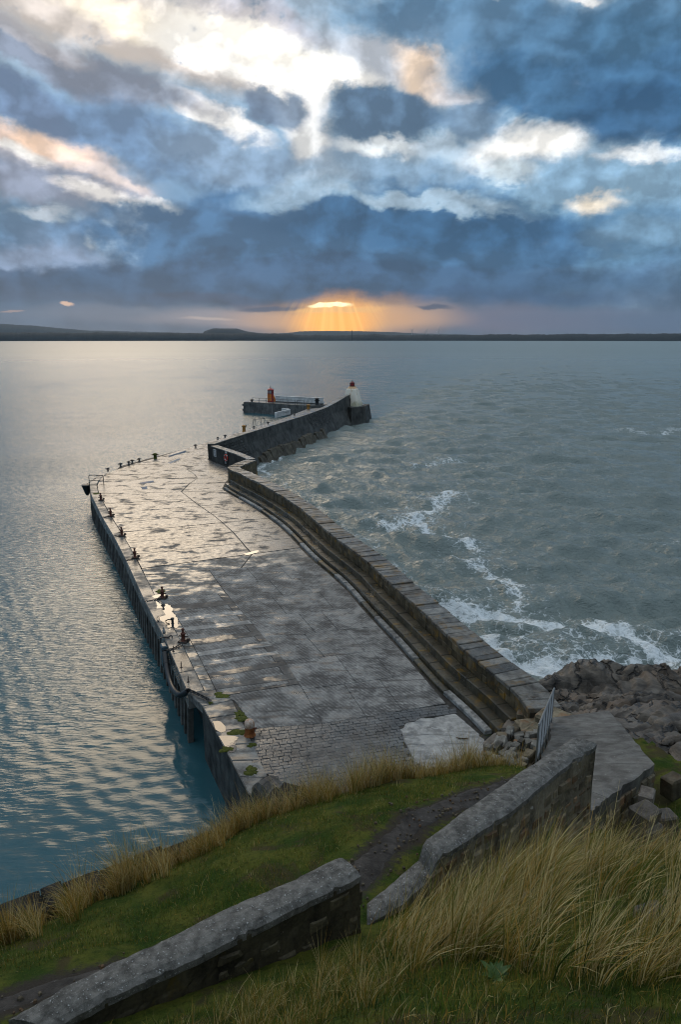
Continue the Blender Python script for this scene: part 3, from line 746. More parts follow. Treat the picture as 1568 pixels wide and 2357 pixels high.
def chimney():
    x, y, _ = ray(811, 773); L = math.hypot(x, y); D = KM * .985
    c = thing('chimney', 'thin dark chimney on the far shore below the sun glow', 'chimney', (x / L * D, y / L * D, 0))
    MB().lathe((0, 0, 0), [(3.2, WATER), (2.2, 66)], 12).build('shaft', M['far_moor'], c)
    MB().lathe((0, 0, 66.2), [(2.8, 0), (2.8, 3)], 12).build('rim', M['far_moor'], c)
chimney()
# ------------------------------------------------------------------ the pier
EDG = np.array(EDGE); EDGP = Path(EDG)
BACK = offset(EDG[:9], 1.15)
def build_pier():
    foot = [(1.0, 21.0)] + [OLD[1]] + [OLD[0]] + [tuple(p) for p in BACK[0:8]] + [tuple(p) for p in EDG[9:]] + EDGE_END + [(5.4, 193.5)]
    foot += [tuple(p) for p in offset(FARTOP, -.5)[::-1]] + [tuple(p) for p in PARC[::-6]] + [(10.5, 27.0), (9.5, 21.0)]
    body = prism(foot, -7, -.10, M['quay'], 'pier'); structure(body)
    # joints between the laid pieces are filled with dark grit
    J = prism(foot, -.099, -.035, M['joint'], 'joint_bed', body)
    return body
PIER = build_pier()

def lineX(l, g):
    """meeting point of two plan lines (each two points)"""
    (x1, y1), (x2, y2) = l; (x3, y3), (x4, y4) = g
    d = (x1 - x2) * (y3 - y4) - (y1 - y2) * (x3 - x4)
    a, b = x1 * y2 - y1 * x2, x3 * y4 - y3 * x4
    return ((a * (x3 - x4) - (x1 - x2) * b) / d, (a * (y3 - y4) - (y1 - y2) * b) / d)
def cross_poly(l, poly):
    """first meeting of a plan line with a polyline"""
    best = None
    for a, b in zip(poly[:-1], poly[1:]):
        try: p = lineX(l, (a, b))
        except ZeroDivisionError: continue
        d = np.array(b) - np.array(a); t = ((np.array(p) - np.array(a)) @ d) / (d @ d)
        if -.001 <= t <= 1.001: return p
        if best is None or abs(t - .5) < best[0]: best = (abs(t - .5), p)
    return best[1]
INNER = offset(EDG[:13], .90)                       # joint between the edge beam and the slabs
GUTL = [tuple(p) for p in GUT] + [at(530, 1099)[:2], at(529, 1078)[:2], at(484.6, 1060)[:2]]
LONG = [at(u, v)[:2] for u, v in [(686, 1568), (670, 1542), (632, 1491), (609, 1469), (587, 1443), (519.7, 1366), (492.5, 1328), (489, 1318), (474, 1277), (439, 1244), (406, 1207), (374, 1179), (352.8, 1160), (416, 1130)]]
LONG = [at(u, v)[:2] for u, v in [(686, 1568), (670, 1542), (632, 1491), (609, 1469), (587, 1443), (519.7, 1366), (492.5, 1328), (582, 1277), (535, 1224), (500, 1192), (453, 1160), (416, 1131), (422, 1122), (458, 1098), (430, 1080), (452, 1070)]]
SPLIT = LONG[7:]                                    # the crack that runs down the far slabs
def far_slabs():
    lines = [((430, 1316), (721, 1296)), ((322, 1309), (579, 1275)), ((310, 1276), (560, 1250)), ((290, 1250), (535, 1224)), ((280, 1225), (503, 1203.5)), ((262, 1204), (467, 1186)),
             ((260, 1181), (453, 1165)), ((226, 1160), (440, 1148)), ((221, 1137), (416, 1132)), ((228, 1118), (437, 1112.5)), ((235, 1104), (440, 1101)), ((250, 1092), (436, 1091)),
             ((275, 1081), (432, 1080)), ((313, 1069), (440, 1068)), ((340, 1058), (480, 1056.5))]
    prev = None
    for k, (a, b) in enumerate(lines):
        l = (at(*a)[:2], at(*b)[:2])
        L = cross_poly(l, [tuple(p) for p in INNER]); Rr = cross_poly(l, GUTL)
        S = cross_poly(l, SPLIT)
        if k == 0: S = (L[0] * .45 + Rr[0] * .55, L[1] * .45 + Rr[1] * .55)
        if prev:
            pL, pS, pR = prev
            mat = M['slab2'] if k == 1 else M['slab']
            piece([pL, pS, S, L], -.05, 0, mat, 'concrete_slab', PIER, random.uniform(.035, .07), .012, .012)
            # the right half is laid in two, following the gutter
            g0 = np.array(pR); g1 = np.array(Rr); seg = [p for p in GUTL if min(g0[1], g1[1]) + .3 < p[1] < max(g0[1], g1[1]) - .3]
            mid = [seg[len(seg) // 2]] if seg else []
            piece([pS, pR] + mid + [Rr, S], -.05, -.004, mat, 'concrete_slab', PIER, random.uniform(.035, .07), .012, .012)
        prev = (L, S, Rr)
    return prev
LASTROW = far_slabs()
def outer_slabs():
    # the narrow outer arm: bays between the edge and the seaward parapet
    left = resample([LASTROW[0]] + [tuple(p) for p in EDG[12:]] + [(-9.5, 187.0)], 1.0); right = resample([LASTROW[2], tuple(FARTOP[0] + [-1.2, 0])] + [tuple(p) for p in offset(FARTOP, -1.25)[1:]], 1.0)
    n = 15
    for i in range(n):
        a = [left[int(i * (len(left) - 1) / n)], left[int((i + 1) * (len(left) - 1) / n)]]; b = [right[int(i * (len(right) - 1) / n)], right[int((i + 1) * (len(right) - 1) / n)]]
        piece([a[0], b[0], b[1], a[1]], -.05, 0, M['slab'], 'concrete_slab', PIER, .03, .012, .008)
    e = [left[-1], right[-1], (5.0, 193.2), (-2.6, 195.2), (-9.0, 188.6)]
    piece(e, -.05, 0, M['slab'], 'concrete_slab', PIER, .03)
outer_slabs()
# ribbed bays and the strip of patched trenches beside the edge
SETT_L = [at(585, 1678)[:2], at(1035, 1620)[:2]]
def ribbed():
    top = (at(430, 1316)[:2], at(721, 1296)[:2]); G = [tuple(p) for p in GUT]
    L0 = [p for p in LONG[:7]][::-1]                 # from the top joint towards the shore
    rows = np.linspace(0, 1, 9); L0 = [lineX(top, (L0[0], L0[1]))] + L0
    pl = Path(np.array(L0 + [at(744, 1665)[:2]]))
    gR0 = cross_poly(top, G); gi = [p for p in GUT[::-1] if p[1] < gR0[1]]; gp = [gR0] + [tuple(p) for p in gi]
    yb = at(1027, 1619)[1]; gp = [p for p in gp if p[1] >= yb]; pr = Path(np.array(gp + [at(1027, 1619)[:2]]))
    for i in range(7):
        c0, c1 = rows[i] * pl.L * 8 / 7, rows[i + 1] * pl.L * 8 / 7; d0, d1 = rows[i] * pr.L * 8 / 7, rows[i + 1] * pr.L * 8 / 7
        a, b, c, d = np.array(pl.at(c0)), np.array(pr.at(d0)), np.array(pr.at(d1)), np.array(pl.at(c1))
        k = [.0, .34 + .1 * (i % 2), .70 + .06 * (i % 3 - 1), 1.0]
        for j in range(3):
            q = [a + (b - a) * k[j], a + (b - a) * k[j + 1], d + (c - d) * k[j + 1], d + (c - d) * k[j]]
            piece(q, -.05, random.uniform(-.006, .004), M['ribbed'], 'ribbed_slab', PIER, .012, .01, .004)
    # patched strip
    I = [tuple(p) for p in offset(EDG[:6], 1.3)]
    I = [at(537, 1611)[:2], at(470, 1560)[:2]] + I[0:]
    lines = [((430, 1316), (492.5, 1311)), ((360, 1345), (500, 1338)), ((372, 1372), (530, 1366)), ((395, 1408), (553, 1389)), ((400, 1432), (570, 1412)), ((432, 1452), (585, 1436)), ((440, 1487), (605, 1461)),
             ((456, 1511), (628, 1486)), ((470, 1532), (645, 1505)), ((478, 1561), (662, 1530)), ((488, 1588), (686, 1562)), ((523, 1600), (690, 1574))]
    PLr = [tuple(p) for p in L0] + [at(744, 1665)[:2]]
    prev = None
    for k, (a, b) in enumerate(lines):
        l = (at(*a)[:2], at(*b)[:2]); Lp = np.array(cross_poly(l, [tuple(p) for p in INNER[:6]])); Rp = np.array(cross_poly(l, PLr))
        off = (Rp - Lp); Lq = Lp + off * (.0 if k < 3 else .12)
        if prev is not None:
            a0, b0 = prev; f = .62
            if k <= 2:
                piece([a0, b0, Rp, Lq], -.05, -.002, M['slab2'], 'concrete_slab', PIER, .02)
            else:
                u0, u1 = a0 + (Lq - a0) * f, b0 + (Rp - b0) * f; e0 = u1 + (u0 - u1) * .12
                piece([a0, b0 + (a0 - b0) * .12, e0, u0], -.05, -.001, M['ribbed'], 'ribbed_slab', PIER, .01, .008, .004)
                piece([u0, u1, Rp, Lq], -.05, .006, M['pale'] if k in (4, 5, 7, 8) else M['asphalt'], 'trench_patch', PIER, .01, .008, .004)
                piece([b0 + (a0 - b0) * .12, b0, u1, e0], -.05, .003, M['asphalt'], 'trench_patch', PIER, .008, .008, .004)
                piece([Lpp, a0, Lq, Lp + off * .002], -.05, 0, M['slab2'], 'concrete_slab', PIER, .015)
        prev = (Lq, Rp); Lpp = Lp
    # bottom left bay between the patched strip and the setts
    q = [prev[1], prev[0], at(537, 1611)[:2], at(553, 1630)[:2], at(585, 1677)[:2], at(744, 1664)[:2]]
    piece(q, -.05, -.002, M['ribbed'], 'ribbed_slab', PIER, .012)
ribbed()
M['mortar'] = stone('worn_mortar', (.06, .06, .058), (.17, .168, .16), scale=2, per=0)
def setts():
    P0, P1 = np.array(SETT_L[0]), np.array(SETT_L[1]); d = (P1 - P0) / np.linalg.norm(P1 - P0); n = np.array([d[1], -d[0]])
    if n[1] > 0: n = -n
    O = P0; rowh = .235; L = .44; cell = []
    right = [tuple(p) for p in GUT[:14]] + [(8.6, 24)]
    coping_in = [at(537, 1611)[:2], at(553, 1640)[:2], at(580, 1690)[:2], at(640, 1840)[:2], (-1.0, 22.5)]
    left = [at(585, 1678)[:2], at(560, 1700)[:2], at(590, 1760)[:2], at(640, 1840)[:2], (-1.2, 22.5)]
    reg = [tuple(P0), tuple(P1), at(1050, 1636)[:2], at(1118, 1706)[:2], (8.2, 23.0), (-.5, 23.0), at(655, 1830)[:2], at(590, 1765)[:2], at(577, 1720)[:2]]
    for r in range(50):
        off = (r % 2) * L * .5 + random.uniform(-.05, .05); c = -4 + off
        while c < 16:
            w = L * random.uniform(.78, 1.2); q = [O + d * c + n * (r * rowh), O + d * (c + w) + n * (r * rowh), O + d * (c + w) + n * ((r + 1) * rowh), O + d * c + n * ((r + 1) * rowh)]
            m_ = sum(q) / 4; c += w
            cell.append((m_, q))
    mx = np.array([c[0][0] for c in cell]); my = np.array([c[0][1] for c in cell])
    ok = inside(mx, my, reg); patch = inside(mx, my, [(p[0], p[1]) for p in PATCH])
    cells = [c for c, o_, p_ in zip(cell, ok, patch) if o_ and not p_]
    prism([(-3.2, 25.5), (-1.2, 29.6), (1.6, 29.9), (2.6, 28.6), (1.8, 27.4), (3.4, 26.4), (2.6, 25.0), (4.6, 24.2), (4.2, 22.6), (-1.2, 22.6)], -.034, -.020, M['mortar'], 'mortar_bed', PIER)
    # sort by how large each one shows
    cells.sort(key=lambda c: -(1 / (c[0][0] ** 2 + c[0][1] ** 2 + 361)) - (10 if (c[0][1] > 27.2) else 0))
    rest = MB()
    for i, (m_, q) in enumerate(cells):
        q = [p + np.random.uniform(-.012, .012, 2) for p in q]
        z = -.010 + random.uniform(-.012, .010)
        piece(q, -.06, z, M['sett'], 'sett', PIER, .006, .014, .008, into=None if i < 300 else rest)
    o = rest.build('sett', M['sett'], PIER); o['kind'] = 'stuff'
PATCH = [at(846.7 + x * .46, 1473.9 + y * .46)[:2] for x, y in [(165, 450), (178, 425), (210, 408), (300, 388), (400, 370), (440, 363), (520, 430), (600, 515), (612, 560), (600, 608), (520, 632), (400, 640), (300, 640), (255, 620), (230, 600), (205, 545), (185, 500)]]
setts()
PATCH2 = [(p[0] + random.uniform(-.09, .09), p[1] + random.uniform(-.09, .09)) for p in resample(PATCH + [PATCH[0]], .28)[:-1]]
piece(PATCH2, -.06, .012, M['pale'], 'concrete_patch', PIER, .0, .03, .004)
def edges():
    # capping beam of the piled face, cast in lengths
    P = Path(EDG[:9]); n = 26
    for i in range(n):
        a, b = P.L * i / n, P.L * (i + 1) / n
        p = [P.at(a), P.at(b), P.at(b, .92), P.at(a, .92)]
        x = piece(p, -.95, .012, M['beam'], 'capping_beam', PIER, .006, .04, .006)
    # end of the beam and raised edge lip
    # old quay coping
    A, B = np.array(OLD[0]), np.array(OLD[1]); A2, B2 = np.array(at(537, 1611)[:2]), np.array(at(640, 1835)[:2]); A2 = A + (A2 - A) * .98
    for i in range(6):
        a, b = i / 6, (i + 1) / 6
        piece([A + (B - A) * a, A + (B - A) * b, B2 * b + A2 * (1 - b), B2 * a + A2 * (1 - a)], -.45, random.uniform(-.012, .012), M['slab2'], 'coping_stone', PIER, .012, .04, .01)
    piece([A, A2, INNER[0], EDG[0] + (INNER[0] - EDG[0]) * .1], -.45, .004, M['slab2'], 'coping_stone', PIER, .012, .03)
    # fender piles down the face
    s = .4; k = 0
    while s < P.L - .8:
        x, y = P.at(s, .16); d = P.dir(s); r = (-math.cos(d + math.pi / 2) , -math.sin(d + math.pi / 2))
        mb = MB(); w = .17; bx, by = math.cos(d + math.pi / 2) * .22, math.sin(d + math.pi / 2) * .22
        t = (math.cos(d) * w, math.sin(d) * w); nn = (math.cos(d + math.pi / 2) * .16, math.sin(d + math.pi / 2) * .16)
        def c(sx, sy, z, o=0): return (x + sx * t[0] + sy * nn[0] + bx * o, y + sx * t[1] + sy * nn[1] + by * o, z)
        mb.hexa([c(-1, -1, -5.5, .9), c(1, -1, -5.5, .9), c(1, 1, -5.5, .9), c(-1, 1, -5.5, .9), c(-1, -1, -.955), c(1, -1, -.955), c(1, 1, -.955), c(-1, 1, -.955)])
        mb.build('fender_pile', M['pile'], PIER); s += 1.02 if s < 40 else 1.5; k += 1
    # cast kerb along the foot of the steps
    G = Path(GUT); s = 0.6; i = 0
    while s < G.L - 1.5:
        l = random.uniform(2.0, 4.2); e = min(s + l, G.L - .8); m_ = 5
        q = [G.at(s + (e - s) * j / m_, .16) for j in range(m_ + 1)] + [G.at(s + (e - s) * j / m_, .60) for j in range(m_, -1, -1)]
        piece(q, -.05, .20 + random.uniform(-.02, .02), M['kerb'] if i % 3 != 1 else M['step'], 'kerb', PIER, .015, .05, .01); s = e; i += 1
edges()

# ------------------------------------------------------------------ steps and parapet
def steps():
    t = thing('stone_steps', 'long brown wet stone steps below the slab topped parapet', 'steps', (0, 0, 0))
    G = Path(GUT)
    core = MB(); N = 60
    for lo, hi, z in ((.60, 1.85, .40), (1.22, 1.9, .86)):
        v = []; f = []
        for j in range(N + 1):
            s = G.L * j / N
            for o, zz in ((lo + .06, -.3), (lo + .06, z), (hi, z), (hi, -.3)): x, y = G.at(s, o); v.append((x, y, zz))
        for j in range(N):
            for c in range(3): f.append((j * 4 + c, j * 4 + c + 1, j * 4 + 5 + c, j * 4 + 4 + c))
        core.add(v, f)
    core.build('bed', M['joint'], t)
    for lo, hi, z0, z1 in ((.60, 1.26, .0, .50), (1.22, 1.90, .45, 1.0)):
        s = .0
        while s < G.L - .3:
            l = random.uniform(.9, 1.7); e = min(s + l, G.L)
            q = [G.at(s, lo), G.at((s + e) / 2, lo), G.at(e, lo), G.at(e, hi), G.at(s, hi)]
            piece(q, z0, z1 + random.uniform(-.015, .02), M['step'], 'step_block', t, .010, .035, .012); s = e
    return t
STEPS = steps()
def parapet():
    t = thing('parapet_wall', 'long curving stone parapet capped with rough cross laid slabs', 'wall', (0, 0, 0))
    P = Path(PARC); N = int(P.L / .6); top = lambda s: 1.80 + .25 * (s / P.L)
    v = []; f = []
    for j in range(N + 1):
        s = P.L * j / N
        for o, z in ((-.76, -.2), (-.72, top(s)), (.72, top(s)), (1.0, -6)): x, y = P.at(s, o); v.append((x, y, z))
    for j in range(N):
        for c in range(3): f.append((j * 4 + c + 4, j * 4 + c + 5, j * 4 + 1 + c, j * 4 + c))
    f += [(0, 1, 2, 3), (N * 4 + 3, N * 4 + 2, N * 4 + 1, N * 4)]
    mesh('wall_core', v, f, M['wallcore'], t)
    s = 0
    while s < P.L - .2:                                # capping slabs laid across
        w = random.uniform(.42, .85) * (1.2 if s < 14 else 1); e = min(s + w, P.L); sk = random.uniform(-.06, .06); z = top((s + e) / 2)
        a, b = random.uniform(.82, .88), random.uniform(.80, .90)
        q = [P.at(s, -a), P.at(e, -a), P.at(e + sk * .5, b), P.at(s + sk * .5, b)]
        piece(q, z - .01, z + .20 + random.uniform(-.03, .035), M['coping'], 'coping_slab', t, .022, .035, .02); s = e
    s = 0; k = 0
    zl = lambda s: 1.0 if s < Path(PARC).L - 12 else .0
    while s < P.L - .2 and k < 300:                    # face stones: two courses of upright blocks
        w = random.uniform(.38, .8); e = min(s + w, P.L); z0, z1 = zl(s), top(s) - .01; zm = z0 + (z1 - z0) * random.uniform(.42, .58)
        if random.random() < .3: cs = [(z0, z1)]
        else: cs = [(z0, zm), (zm, z1)]
        for a, b in cs:
            p, q = P.at(s + .006, -.755), P.at(e - .006, -.755)
            face_stone('wall_stone', [(*q, a + .012), (*p, a + .012), (*p, b - .012), (*q, b - .012)], .03 + random.uniform(0, .03), M['wallstone'], t, .02); k += 1
        s = e
    s = P.L - 14                                       # seaward face of the bend, where it shows
    while s < P.L - .3:
        w = random.uniform(.6, 1.1); e = min(s + w, P.L)
        for a, b in ((1.2, top(s) - .02), (.3, 1.2), (-.7, .3), (-1.8, -.7)):
            o0, o1 = .74 + .28 * (1.9 - a) / 8, .74 + .28 * (1.9 - b) / 8; p, q, p2, q2 = P.at(s, o0), P.at(e, o0), P.at(s, o1), P.at(e, o1)
            face_stone('wall_stone', [(*p, a + .012), (*q, a + .012), (*q2, b - .012), (*p2, b - .012)], .04, M['wallstone'], t, .02)
        s = e
    return t
M['wallcore'] = stone('wall_mortar', (.016, .014, .010), (.05, .042, .03), scale=2, per=0)
PARAPET = parapet()
def return_wall():
    t = thing('return_wall', 'plain dark return wall with pale top that carries the red lifebuoy', 'wall', (0, 0, 0))
    c = resample(RET, 1.2); a, b = offset(c, -.55), offset(c, .55); n = len(c); z = lambda i: 2.05 + .15 * i / n
    v = []; f = []
    for i in range(n): v += [(*a[i], -.2), (*a[i], z(i)), (*b[i], z(i)), (*(b[i] + (b[i] - a[i]) * .7), -6)]
    for i in range(n - 1):
        for k in range(3): f.append((i * 4 + k + 4, i * 4 + k + 5, i * 4 + k + 1, i * 4 + k))
    f += [(0, 1, 2, 3), ((n - 1) * 4 + 3, (n - 1) * 4 + 2, (n - 1) * 4 + 1, (n - 1) * 4)]
    mesh('wall_body', v, f, M['farwall'], t)
    for i in range(n - 1): piece([a[i] - (b[i] - a[i]) * .05, a[i + 1] - (b[i + 1] - a[i + 1]) * .05, b[i + 1] + (b[i + 1] - a[i + 1]) * .05, b[i] + (b[i] - a[i]) * .05], z(i) - .02, z(i) + .12, M['beam'], 'coping_slab', t, .004, .03, .006)
    return t
RETWALL = return_wall()
M['apron'] = stone('weedy_apron_stone', (.030, .025, .018), (.10, .082, .055), scale=1.2, per=.3, moss=(.05, .045, .015))
def outer_wall():
    t = thing('sea_wall', 'massive dark sloping sea wall of the outer pier arm', 'wall', (0, 0, 0))
    c = resample(FARTOP, 3.0); P = Path(c); zt = lambda y: 2.35 + np.clip((y - 168) / 16, 0, 1) ** 1.4 * 1.65
    v = []; f = []; n = len(c)
    for i in range(n):
        z = zt(c[i][1]); s = P.d[i]
        for o, zz in ((-1.15, -.3), (-1.1, z), (0, z), (.45, .6), (1.15, -1.0), (2.1, -3.0), (2.6, -6.0)):
            j = random.uniform(-.12, .12) if zz < 0 else 0
            x, y = P.at(s, o + j); v.append((x, y, zz))
    for i in range(n - 1):
        for k in range(6): f.append((i * 7 + k, i * 7 + k + 7, i * 7 + k + 8, i * 7 + k + 1)[::-1])
    f += [tuple(range(7)), tuple((n - 1) * 7 + k for k in range(6, -1, -1))]
    mesh('wall_body', v, f, M['farwall'], t)
    for i in range(n - 1):
        a, b = P.d[i], P.d[i + 1]; z0, z1 = zt(c[i][1]), zt(c[i + 1][1])
        q = [(*P.at(a + .02, -1.16), z0), (*P.at(b - .02, -1.16), z1), (*P.at(b - .02, .06), z1), (*P.at(a + .02, .06), z0)]
        MB().hexa([(x, y, z + .002) for x, y, z in q] + [(x, y, z + .12) for x, y, z in q]).build('coping_slab', M['beam'], t)
    def o_at(z): return np.interp(z, [-6, -3, -1, .6, 2.35], [2.6, 2.1, 1.15, .45, 0])
    for s0, s1, zt_, zb in ((1.5, 11, 2.1, -.6), (46.5, 62, 2.2, -.9)):   # stretches of open masonry
        z = zt_
        while z > zb:
            h = random.uniform(.36, .48); s = s0 + random.uniform(-.4, .4)
            while s < s1:
                w = random.uniform(.8, 1.5); e = s + w
                p, q, p2, q2 = P.at(s, o_at(z - h) + .02), P.at(e, o_at(z - h) + .02), P.at(s, o_at(z) + .02), P.at(e, o_at(z) + .02)
                face_stone('stone_block', [(*p, z - h + .03), (*q, z - h + .03), (*q2, z - .03), (*p2, z - .03)], random.uniform(.06, .16), M['farstone'], t, .05); s = e
            z -= h
    # rough apron stones at the foot
    s = 14
    while s < 52:
        w = random.uniform(1.6, 3.4); h = random.uniform(.5, 1.3); z0 = -3.6
        p, q, p2, q2 = P.at(s, 2.35), P.at(s + w, 2.35), P.at(s, 1.5), P.at(s + w, 1.5)
        z1 = -2.6 + h
        MB().hexa([(*P.at(s, 2.9), z0), (*P.at(s + w, 2.9), z0), (*P.at(s + w, .8), z0), (*P.at(s, .8), z0), (*P.at(s + .1, 2.0), z1), (*P.at(s + w - .1, 2.0), z1), (*P.at(s + w, .8), z1 + .2), (*P.at(s, .8), z1 + .2)]).build('apron_stone', M['apron'], t); s += w
    return t
SEAWALL = outer_wall()
def head():
    # lower platform at the pier head
    top = [(2.9, 181.5), (6.6, 184.5), (8.0, 190.5), (5.2, 195.0), (.5, 196.0), (-1.0, 190)]
    c = np.array([3.4, 189.5]); bot = [tuple(c + (np.array(p) - c) * 1.30) for p in top]
    o = prism(top, -6.5, 1.05, M['farwall'], 'pier_head', None, bot); structure(o)
    for k in range(5):
        a, b = k / 5, (k + 1) / 5; p0, p1 = np.array(top[1]), np.array(top[2])
        q0, q1 = p0 + (p1 - p0) * a, p0 + (p1 - p0) * b
        piece([q0, q1, q1 + (c - q1) * .3, q0 + (c - q0) * .3], 1.0, 1.17, M['farstone'], 'coping_stone', o, .02, .04, .03)
    piece([np.array(top[0]) * .9 + c * .1, np.array(top[1]) * .75 + c * .25, np.array(top[2]) * .75 + c * .25, np.array(top[3]) * .9 + c * .1, np.array(top[5]) * .9 + c * .1], 1.0, 1.09, M['slab'], 'concrete_slab', o, .01)
head()
def puddles():
    def pd(pts, name='puddle', z=.016):
        p = resample(np.array([at(u, v)[:2] for u, v in pts + [pts[0]]]), .25)[:-1]
        cc = p.mean(0); p = p + (p - cc) * (np.random.uniform(-.10, .10, len(p)))[:, None]
        o = mesh(name, [(x, y, z) for x, y in p], [tuple(range(len(p)))], M['puddle']); structure(o)
    pd([(351.2 + x * .08, 1329.7 + y * .08) for x, y in [(100, 700), (260, 745), (320, 745), (480, 780), (500, 830), (580, 900), (545, 1000), (640, 1070), (720, 1180), (700, 1260), (750, 1330), (740, 1400), (450, 1480), (400, 1380), (260, 1250), (150, 1150), (40, 1000), (130, 850)]])
    pd([(345 + x * .32, 1505.3 + y * .32) for x, y in [(500, 595), (560, 588), (620, 590), (640, 606), (615, 640), (625, 690), (600, 715), (560, 700), (530, 650)]])
    pd([(345 + x * .32, 1505.3 + y * .32) for x, y in [(455, 490), (500, 480), (540, 520), (545, 560), (500, 570), (470, 540)]])
    for pts in ([(385, 1050), (425, 1038), (432, 1040), (392, 1051)], [(385, 1066), (412, 1055), (416, 1057), (392, 1067)], [(320, 1111), (352, 1106), (354, 1110), (324, 1114)], [(324, 1122), (338, 1119), (339, 1126), (327, 1127)],
                [(350, 1372), (378, 1366), (382, 1372), (356, 1378)], [(560, 1275), (595, 1266), (600, 1270), (566, 1279)]): pd(pts)
puddles()
# ------------------------------------------------------------------ the headland: hillside, path, rocks
CREST = [(-15, 4.6), (-9.5, 7.1), (-5.5, 9.4), (-4.85, 10.3), (-3.95, 11.4), (-3.1, 12.2), (-2.2, 13.4), (-.9, 14.2), (.5, 15.2), (2.6, 16.6), (4.6, 17.7)]
CZ = [9.2, 9.15, 9.1, 8.8, 8.5, 8.3, 8.1, 8.0, 7.7, 7.2, 6.6]
CTRL = [
 (0, -1.5, 17.4), (-4, -1, 16.0), (4, -1, 17.4), (0, -7, 18.5), (-12, -6, 15), (12, -6, 17.5), (25, -6, 15),
 (0, 3.0, 14.9), (0, 3.9, 14.1), (-2, 4.2, 12.7), (-3.4, 5.3, 11.98), (-4.2, 5.6, 11.8), (-5.5, 4.8, 11.8), (-2.6, 5.5, 11.85), (2.3, 3.6, 14.5), (4.6, 4.0, 14.2), (8, 5, 12.8), (14, 6, 11.5),
 (1.14, 6.76, 11.9), (2.5, 8.0, 11.6), (4.3, 9.4, 10.7), (.5, 7.0, 11.5), (-1.5, 6.1, 11.72), (-.6, 6.6, 11.6), (4.6, 7.8, 11.9), (6.5, 9.2, 10.6), (1.6, 8.1, 10.9),
 (3.2, 9.6, 9.9), (5.6, 11.4, 8.7), (6.2, 12.6, 8.0), (7.2, 13.6, 7.4), (8.4, 15.2, 6.6), (8.3, 14.4, 7.3), (10.4, 18.4, 6.3), (9.5, 12, 8.6), (13, 15, 7.5), (14, 20, 6.0), (20, 14, 8.5),
 (-3.8, 6.45, 11.45), (-1.95, 7.55, 10.8), (-.35, 8.6, 10.5), (.55, 10.0, 10.15), (1.5, 11.7, 9.6), (2.9, 13.3, 8.95), (4.3, 14.6, 8.4), (5.2, 15.4, 8.0), (-9, 4, 11.3), (-14, 2, 11.5),
 (-4.4, 8.4, 10.1), (-2.6, 10.2, 9.6), (-.6, 12.2, 9.3), (1.4, 14.1, 8.6), (3.2, 15.8, 7.8), (-9, 5.4, 10.3),
 (5.8, 14.6, 8.0), (6.6, 17.5, 6.6), (7.6, 20.5, 5.4), (9.4, 21.5, 5.2), (5.6, 19.4, 5.0), (6.6, 21.8, 4.4),
 # rocks
 (9.6, 32.0, 1.6), (8.6, 29.0, 1.4), (8.2, 26.5, 1.9), (7.6, 24.3, 3.0), (10.4, 28.5, 2.3), (10.5, 24.0, 4.4), (11.0, 33.4, 1.3), (12.6, 34.6, 1.5), (14.6, 34.6, 1.8), (17.5, 33.0, 2.4), (21, 31, 3.2),
 (12, 32, 1.6), (14.5, 32, 2.0), (17, 30.5, 2.3), (11, 30.5, 1.8), (20, 33, 2.6), (12.5, 29, 2.7), (15, 27.5, 3.7), (14, 23, 5.0), (18, 24, 4.6), (19, 28, 2.2), (22, 26, 3.6), (26, 22, 5), (30, 28, 3),
 (11.5, 36.5, -2.5), (14, 37.6, -3.0), (18, 36.6, -2.6), (23, 34.6, -2.0), (10.6, 34.6, -1.5), (12, 40, -5), (18, 41, -5.2), (25, 39, -5), (34, 34, -4), (36, 24, 0), (34, 10, 7),
]
for (x, y), z in zip(CREST, CZ):
    CTRL.append((x, y, z)); CTRL.append((x - 1.0, y + 1.7, z - 2.6)); CTRL.append((x - 2.0, y + 3.6, z - 6.6))
CT = np.array(CTRL, float)
def tps(r2): return np.where(r2 > 1e-9, r2 * np.log(np.maximum(r2, 1e-9)), 0)
def fit():
    n = len(CT); K = tps(((CT[:, None, :2] - CT[None, :, :2]) ** 2).sum(2)) + np.eye(n) * .08; Pm = np.c_[np.ones(n), CT[:, :2]]
    A = np.block([[K, Pm], [Pm.T, np.zeros((3, 3))]]); return np.linalg.solve(A, np.r_[CT[:, 2], 0, 0, 0])
WT = fit()
ROCKP = [(7.3, 22.6), (9.2, 23.0), (10.6, 21.0), (11.0, 18.2), (13.5, 17.2), (18, 18.5), (40, 14), (40, 48), (8, 48), (8.9, 33.5), (9.3, 31.8), (8.1, 28.5), (7.2, 25.5)]
def rocky(x, y):
    d = poly_dist(x, y, ROCKP + [ROCKP[0]]); s = np.where(inside(x, y, ROCKP), d, -d); return np.clip(s / 1.6 + .5, 0, 1)
